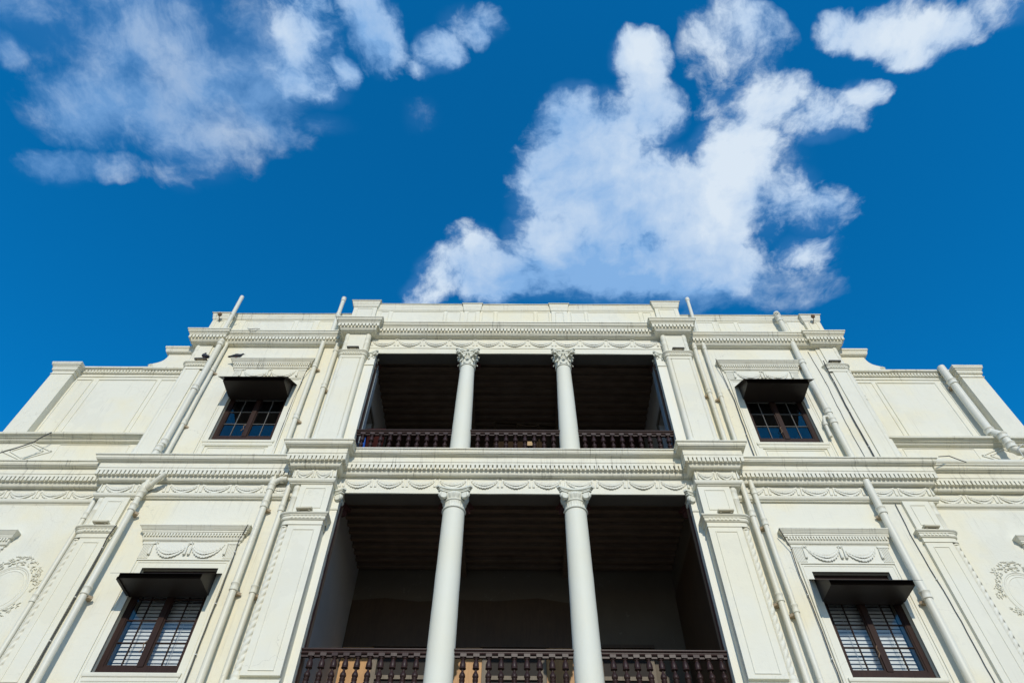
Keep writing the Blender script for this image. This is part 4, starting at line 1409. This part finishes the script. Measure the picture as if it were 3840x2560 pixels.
# upper storey
pipe([(-7.06, 9.97, 14.62), (-7.06, 9.97, 11.25), (-7.085, 9.95, 11.10), (-7.10, 9.93, 10.72)], .064, 'thick cream pipe ending in an elbow beside a pigeon ledge', (14.48, 12.88, 11.22, 11.02))
pipe([(-6.985, 10.09, 14.70), (-6.97, 10.09, 10.72)], .046, 'thin cream pipe pressed against a thicker one near the pigeons', (13.66, 11.93), (13.66, 11.93))
pipe([(-4.65, 10.06, 14.80), (-4.63, 10.06, 10.72)], .050, 'cream pipe from a broken cornice corner down past an upper awning', (13.78, 12.08), (13.78, 12.08))
pipe([(-4.275, 10.06, 14.60), (-4.26, 10.06, 10.72)], .054, 'cream pipe between the cracked cornice corner and the block pilaster', (14.36, 13.05), (13.05,))
pipe([(4.285, 10.06, 14.64), (4.272, 10.06, 10.72)], .049, 'cream pipe close to the upper block pilaster with a single collar', (14.5, 12.93), (12.93,))
pipe([(4.52, 10.06, 14.66), (4.49, 10.06, 10.72)], .044, 'slim cream pipe running between another pipe and an upper awning', (14.5, 12.81), (12.81,))
pipe([(6.68, 10.05, 14.72), (6.66, 10.05, 13.9), (6.675, 10.05, 10.72)], .066, 'thick cream pipe with a hooked side branch beside an upper window', (13.95, 12.29, 11.99), (13.95,), None,
     [('hooked_branch', MB().tube([(6.67, 10.05, 12.02), (6.60, 10.04, 12.14), (6.53, 10.04, 12.13), (6.495, 10.04, 12.05), (6.48, 10.05, 11.9), (6.47, 10.06, 11.56)], .036, 12)), ('branch_collar', MB().lathe([(.05, 11.88), (.05, 11.95)], 6.482, 10.05, 12))])
pipe([(7.80, 10.30, 13.97), (7.805, 10.30, 12.9), (7.80, 10.27, 10.72)], .046, 'slim cream pipe in the corner between end pilaster and attic panels', (13.90, 12.99, 11.25))
pipe([(9.99, 10.24, 14.03), (9.985, 10.24, 11.90), (10.03, 10.15, 11.74), (10.055, 10.12, 11.62), (10.05, 10.10, 11.30), (10.12, 10.10, 11.21), (10.6, 10.10, 11.18), (12.9, 10.10, 11.16)], .085,
     'fat cream pipe bending over the string course beside the attic pier', (13.47, 11.90, 11.64, 11.36), (13.47,))
pipe([(8.20, 10.06, 10.865), (12.9, 10.06, 10.855)], .075, 'long horizontal cream pipe lying on the outer cornice', (), ())
# vent stacks above the roof line
pipe([(-7.195, 9.985, 16.52), (-7.17, 9.985, 14.99)], .050, 'tall cream vent stack strapped to the end pier of the parapet', (), (), None, [('strap', MB().tube([(-7.25, 9.98, 15.70), (-7.19, 9.925, 15.69), (-7.13, 9.97, 15.67), (-7.08, 10.08, 15.66)], .010, 6))], 'vent_stack')
pipe([(-4.50, 9.99, 16.48), (-4.50, 9.99, 14.99)], .050, 'cream vent stack with two joint rings beside a parapet pier', (16.40, 15.70), (), None, None, 'vent_stack')
pipe([(4.492, 10.0, 16.50), (4.462, 10.0, 14.99)], .042, 'thin cream vent stack with a grey cap beside a parapet pier', (), (), None, [('cap', MB().lathe([(.044, 16.40), (.056, 16.42), (.056, 16.52), (.03, 16.54)], 4.491, 10.0, 14))], 'vent_stack')
v_ = pipe([(6.645, 10.03, 15.72), (6.66, 10.03, 14.99)], .062, 'short cream vent pipe with a slotted cowl in front of the parapet', (15.62,), (), None, None, 'vent_stack')
cw = MB().lathe([(.075, 15.70), (.080, 15.72), (.078, 15.74)], 6.644, 10.03, 18)
cw.lathe([(.078, 15.86), (.082, 15.87), (.07, 15.92), (.03, 15.945)], 6.644, 10.03, 18)
for k in range(12):
    a = 2 * PI * k / 12
    cw.bar((6.644 + .074 * math.cos(a), 10.03 + .074 * math.sin(a), 15.735), (6.644 + .074 * math.cos(a), 10.03 + .074 * math.sin(a), 15.865), .014, .014, (math.cos(a), math.sin(a), 0))
link('slotted_cowl', cw, 'pipe', v_)


# ------------------------------------------------------------------ cables
def cable(pts, label, r=.009, group=None, mat='cable', clips=0):
    pts = [Vector(q) for q in pts]
    fine = []
    for a, b_ in zip(pts, pts[1:]):
        k = max(1, int((b_ - a).length / .18))
        for j in range(k):
            q = a.lerp(b_, j / k)
            if fine: q = q + Vector((random.uniform(-.006, .006), 0, 0))
            fine.append(q)
    fine.append(pts[-1])
    base = pts[-1]
    t = link('cable', MB().tube([q - base for q in fine], r, 6), mat, None, base)
    tag(t, label, 'cable', group)
    for k in range(clips):
        q = fine[int((k + .7) * len(fine) / (clips + .4)) % len(fine)]
        link('clip', MB().box(-.014, .014, -.012, .012, -.008, .008), 'cable_white', t, q)
    return t


cable([(-9.70, 10.19, 11.72), (-9.80, 10.17, 11.57), (-9.88, 10.15, 11.40), (-10.14, 10.13, 11.20), (-10.45, 10.12, 11.02), (-11.4, 10.1, 10.9)], 'black cable sagging across the lozenge panel below the attic', .011)
cable([(-4.745, 10.00, 13.86), (-4.835, 10.12, 13.50), (-4.885, 10.135, 12.50), (-4.885, 10.135, 11.7), (-4.87, 10.135, 10.73)], 'black cable along the surround of the upper window under the pigeons', .007, None, 'cable', 3)
cable([(-4.74, 9.96, 9.23), (-4.85, 10.08, 8.98), (-4.835, 10.085, 8.5), (-4.83, 10.085, 8.0), (-4.84, 10.085, 7.3), (-4.84, 10.085, 5.0)], 'black cable along the window surround next to the open-cheeked awning', .008, None, 'cable', 5)
cable([(-7.10, 9.99, 9.23), (-7.165, 10.03, 8.99), (-7.163, 10.085, 8.6), (-7.166, 10.085, 7.5), (-7.168, 10.085, 5.0)], 'black cable following the edge of an end pilaster beside the branched pipe', .011, None, 'cable', 5)
cable([(-3.30, 9.70, 9.25), (-3.315, 9.86, 9.05), (-3.36, 9.872, 8.8), (-3.375, 9.872, 7.4), (-3.375, 9.872, 5.9)], 'thin cable down the angle between loggia jamb and block pilaster', .007, None, 'cable', 4)
cable([(4.68, 10.03, 14.05), (4.76, 10.13, 13.5), (4.81, 10.135, 12.75), (4.80, 10.135, 11.7), (4.785, 10.135, 10.73)], 'black cable along the surround of the upper window near two slim pipes', .009, None, 'cable', 2)
cable([(7.17, 10.03, 14.0), (7.215, 10.11, 13.75), (7.19, 10.135, 12.6), (7.19, 10.135, 11.8), (7.19, 10.135, 10.73)], 'dark cable following the edge of an upper end pilaster', .012, None, 'cable', 3)
cable([(4.67, 9.96, 9.20), (4.80, 10.06, 8.86), (4.795, 10.085, 8.35), (4.812, 10.085, 7.8), (4.81, 10.085, 7.1), (4.815, 10.085, 5.0)], 'black cable along the window surround next to the closed-cheeked awning', .009, None, 'cable', 5)
cable([(7.06, 10.10, 9.88), (7.04, 10.105, 9.2), (7.05, 10.105, 8.5), (7.09, 10.105, 7.9), (7.085, 10.105, 7.0), (7.075, 10.105, 5.0)], 'thin cable on the lower wall beside the thick plain pipe', .007, None, 'cable', 2)
cable([(7.01, 10.152, 14.5), (7.04, 10.152, 13.2), (7.015, 10.152, 12.8), (7.0, 10.152, 11.7), (7.005, 10.152, 10.73)], 'thin cable on the upper wall between the hooked pipe and the end pilaster', .005, None, 'cable', 2)
cable([(10.0, 9.97, 10.95), (10.06, 10.0, 11.22), (10.2, 9.99, 11.31), (10.6, 9.99, 11.26), (11.4, 9.99, 11.2)], 'pale cable looped round the fat bent pipe', .009, None, 'cable_white')
cable([(8.20, 9.81, 10.795), (8.45, 9.86, 10.86), (8.80, 9.97, 10.80)], 'short black wire lying over the corner of the side bay cornice', .009)
cable([(-6.55, 9.89, 14.995), (-6.45, 9.86, 14.93), (-6.32, 9.86, 14.95), (-6.25, 9.90, 14.995)], 'loop of loose wire hanging over the upper cornice', .008)


# ------------------------------------------------------------------ floodlights on the pilaster capitals
def floodlight(x, y, z, dark, label, group):
    t = thing('floodlight', (x, y, z), label, 'light', group)
    m_ = 'lamp_dark' if dark else 'lamp_beige'
    tilt = random.uniform(-.04, .04)
    def tr(mb):
        mb.v = [(a, b_, c + a * tilt) for a, b_, c in mb.v]; return mb
    link('housing', tr(MB().sweep([(-.135, -.05), (.135, -.05)], [(-.10, .016), (0, .012), (.012, .022), (.012, .044), (.004, .052), (-.10, .056), (-.10, .016)], jit=0)), m_, t, (x, y, z))
    link('lens', tr(MB().box(-.12, .12, -.045, .035, .008, .0135)), 'lamp_glass', t, (x, y, z))
    for dx in (-.09, .09):
        link('foot', MB().box(dx - .015, dx + .015, -.03, .05, -.004, .0155), m_, t, (x, y, z))


for s in (-1, 1):
    floodlight(s * 3.675, 9.585, 9.237, False, 'small beige floodlight bar on the lower capital of a block pilaster', 'beige floodlights on the block capitals')
    floodlight(s * 7.39, 9.99, 9.237, False, 'small beige floodlight bar on the lower capital of an end pilaster', 'beige floodlights on the end capitals')
    floodlight(s * 3.74, 9.69, 13.936, True, 'small dark floodlight bar on the upper capital of a block pilaster', 'dark floodlights on the upper block capitals')
floodlight(-7.36, 10.05, 13.936, True, 'dark floodlight bar with a pigeon sitting on it', None)
floodlight(7.42, 10.05, 13.936, True, 'dark floodlight bar on an upper end capital without a bird', None)


# ------------------------------------------------------------------ spot brackets on the end piers of the parapet
for s in (-1, 1):
    t = thing('spike_lamp', (s * 7.50, 10.10, 15.60), 'small rusty bracket lamp on the end pier of the parapet', 'lamp', 'rusty bracket lamps on the end piers')
    link('stem', MB().tube([(s * 7.50, 10.13, 15.60), (s * 7.50, 10.02, 15.62), (s * 7.505, 9.99, 15.68)], .011, 8), 'rusty', t)
    link('lamp_head', MB().lathe([(.012, -.02), (.045, .0), (.05, .05), (.035, .062)], s * 7.505, 9.985, 14, 15.69), 'rusty', t)


# ------------------------------------------------------------------ pigeons
def loft(rings, seg=14):
    """rings: (centre, right vec, up vec, rw, rh)"""
    mb = MB(); v = []
    for c, r_, u, a, b_ in rings:
        for i in range(seg):
            q = 2 * PI * i / seg
            v.append(c + r_ * (a * math.cos(q)) + u * (b_ * math.sin(q)))
    f = [(k * seg + i, k * seg + (i + 1) % seg, (k + 1) * seg + (i + 1) % seg, (k + 1) * seg + i) for k in range(len(rings) - 1) for i in range(seg)]
    mb.add(v, f, True)
    mb.add(v[:seg], [tuple(range(seg - 1, -1, -1))]); mb.add(v[-seg:], [tuple(range(seg))])
    return mb


def pigeon(pos, heading, label, pts, wing_drop=0.0, mirror=1, look=None):
    """pts: (along, up, half width, half height) from tail tip to head; heading = direction of the beak in plan"""
    t = thing('pigeon', pos, label, 'bird')
    H = Vector((math.cos(heading), math.sin(heading), 0)); S = Vector((-math.sin(heading), math.cos(heading), 0)); Zv = Vector((0, 0, 1))
    rings = []
    cs = [H * a + Zv * u for a, u, _, _ in pts]
    for i, (a, u, rw, rh) in enumerate(pts):
        d = (cs[min(i + 1, len(cs) - 1)] - cs[max(i - 1, 0)]).normalized()
        rings.append((cs[i], S, S.cross(d) * -1 if False else d.cross(S), rw, rh))
    link('body', loft(rings), 'bird', t, pos)
    # folded wings
    for sd in (-1, 1):
        w = []
        for (a, u, rw, rh) in ((-.115, .052, .004, .006), (-.07, .062, .010, .018), (-.02, .074, .013, .032), (.03, .082, .012, .034), (.062, .086, .006, .018)):
            w.append((H * a + Zv * (u - wing_drop) + S * (sd * (.040 if a > -.05 else .024)), S, Zv, rw, rh))
        link('wing', loft(w, 10), 'bird_dark', t, pos)
    e = cs[-1]
    hd = (look or H).normalized()
    link('beak', MB().tube([e, e + hd * .018 - Zv * .004, e + hd * .030 - Zv * .010], 0, 6, True, [.007, .005, .001]), 'beak', t, pos)
    for sd in (-1, 1):
        link('leg', MB().tube([H * .01 + S * (sd * .018) + Zv * .035, H * .015 + S * (sd * .018) + Zv * .004], .004, 6).tube([H * -.01 + S * (sd * .018) + Zv * .003, H * .04 + S * (sd * .018) + Zv * .003], .003, 5), 'birdleg', t, pos)
    return t


stand = [(-.185, .030, .018, .006), (-.15, .034, .030, .010), (-.115, .042, .034, .018), (-.06, .056, .048, .034), (0, .070, .056, .044), (.05, .084, .052, .046), (.085, .104, .040, .036), (.105, .128, .026, .026), (.118, .148, .022, .022), (.132, .160, .021, .020), (.148, .156, .014, .013), (.156, .152, .007, .007)]
pigeon((-6.555, 10.020, 14.006), R(4), 'grey pigeon standing in profile on the hood cornice over an upper window', stand)
pre = [(-.13, .030, .016, .006), (-.10, .036, .028, .012), (-.06, .050, .044, .030), (-.01, .072, .058, .050), (.04, .092, .060, .054), (.075, .118, .048, .042), (.080, .150, .032, .030), (.062, .178, .022, .022), (.048, .198, .020, .018), (.040, .212, .012, .011)]
pigeon((-7.27, 10.02, 13.990), R(172), 'dark pigeon preening on the floodlight of an end pilaster', pre)


# ------------------------------------------------------------------ things kept in the loggias
t = thing('wooden_rack', (.27, 11.75, 10.70), 'old wooden rack with a sloping top rail behind the upper balustrade', 'rack')
link('top_rail', MB().bar((-.49, 11.75, 13.67), (1.01, 11.75, 13.54), .05, .035), 'oldwood', t)
for x, z in ((-.48, 13.66), (.045, 13.61), (.575, 13.57), (.995, 13.53)):
    link('post', MB().bar((x, 11.75, 10.70), (x, 11.75, z - .018), .045, .045, (0, 1, 0)), 'oldwood', t)
link('back_board', MB().box(-.42, .96, 11.78, 11.80, 10.75, 13.36), 'oldwood', t)
link('wire', MB().tube([(.05, 11.72, 13.59), (.27, 11.72, 13.53), (.43, 11.72, 13.525), (.57, 11.72, 13.55)], .006, 5), 'rusty', t)
o = link('cardboard_sign', MB().box(-.06, .06, -.006, .006, -.065, .065), 'card', None, (.348, 11.72, 12.94))
tag(o, 'small square of cardboard behind the middle upper balustrade', 'cardboard')
o = link('red_board', MB().box(-.21, .21, -.02, .02, 0, 1.82).box(-.20, .20, -.028, -.019, .1, .8).box(-.20, .20, -.028, -.019, .95, 1.7), 'redboard', None, (-3.10, 10.85, 10.70))
tag(o, 'dark red panelled board leaning behind the upper balustrade near the jamb', 'board')
o = link('blue_sheet', MB().add([(-.04, 0, 0), (.05, .01, 0), (.045, .015, .55), (.0, .0, 1.10), (-.035, .005, .9), (.01, -.03, .5)], [(0, 1, 5), (1, 2, 5), (2, 3, 5), (3, 4, 5), (4, 0, 5)]), 'bluetarp', None, (-3.15, 10.36, 10.70))
tag(o, 'strip of bright blue sheeting hanging beside the upper balustrade', 'sheet')
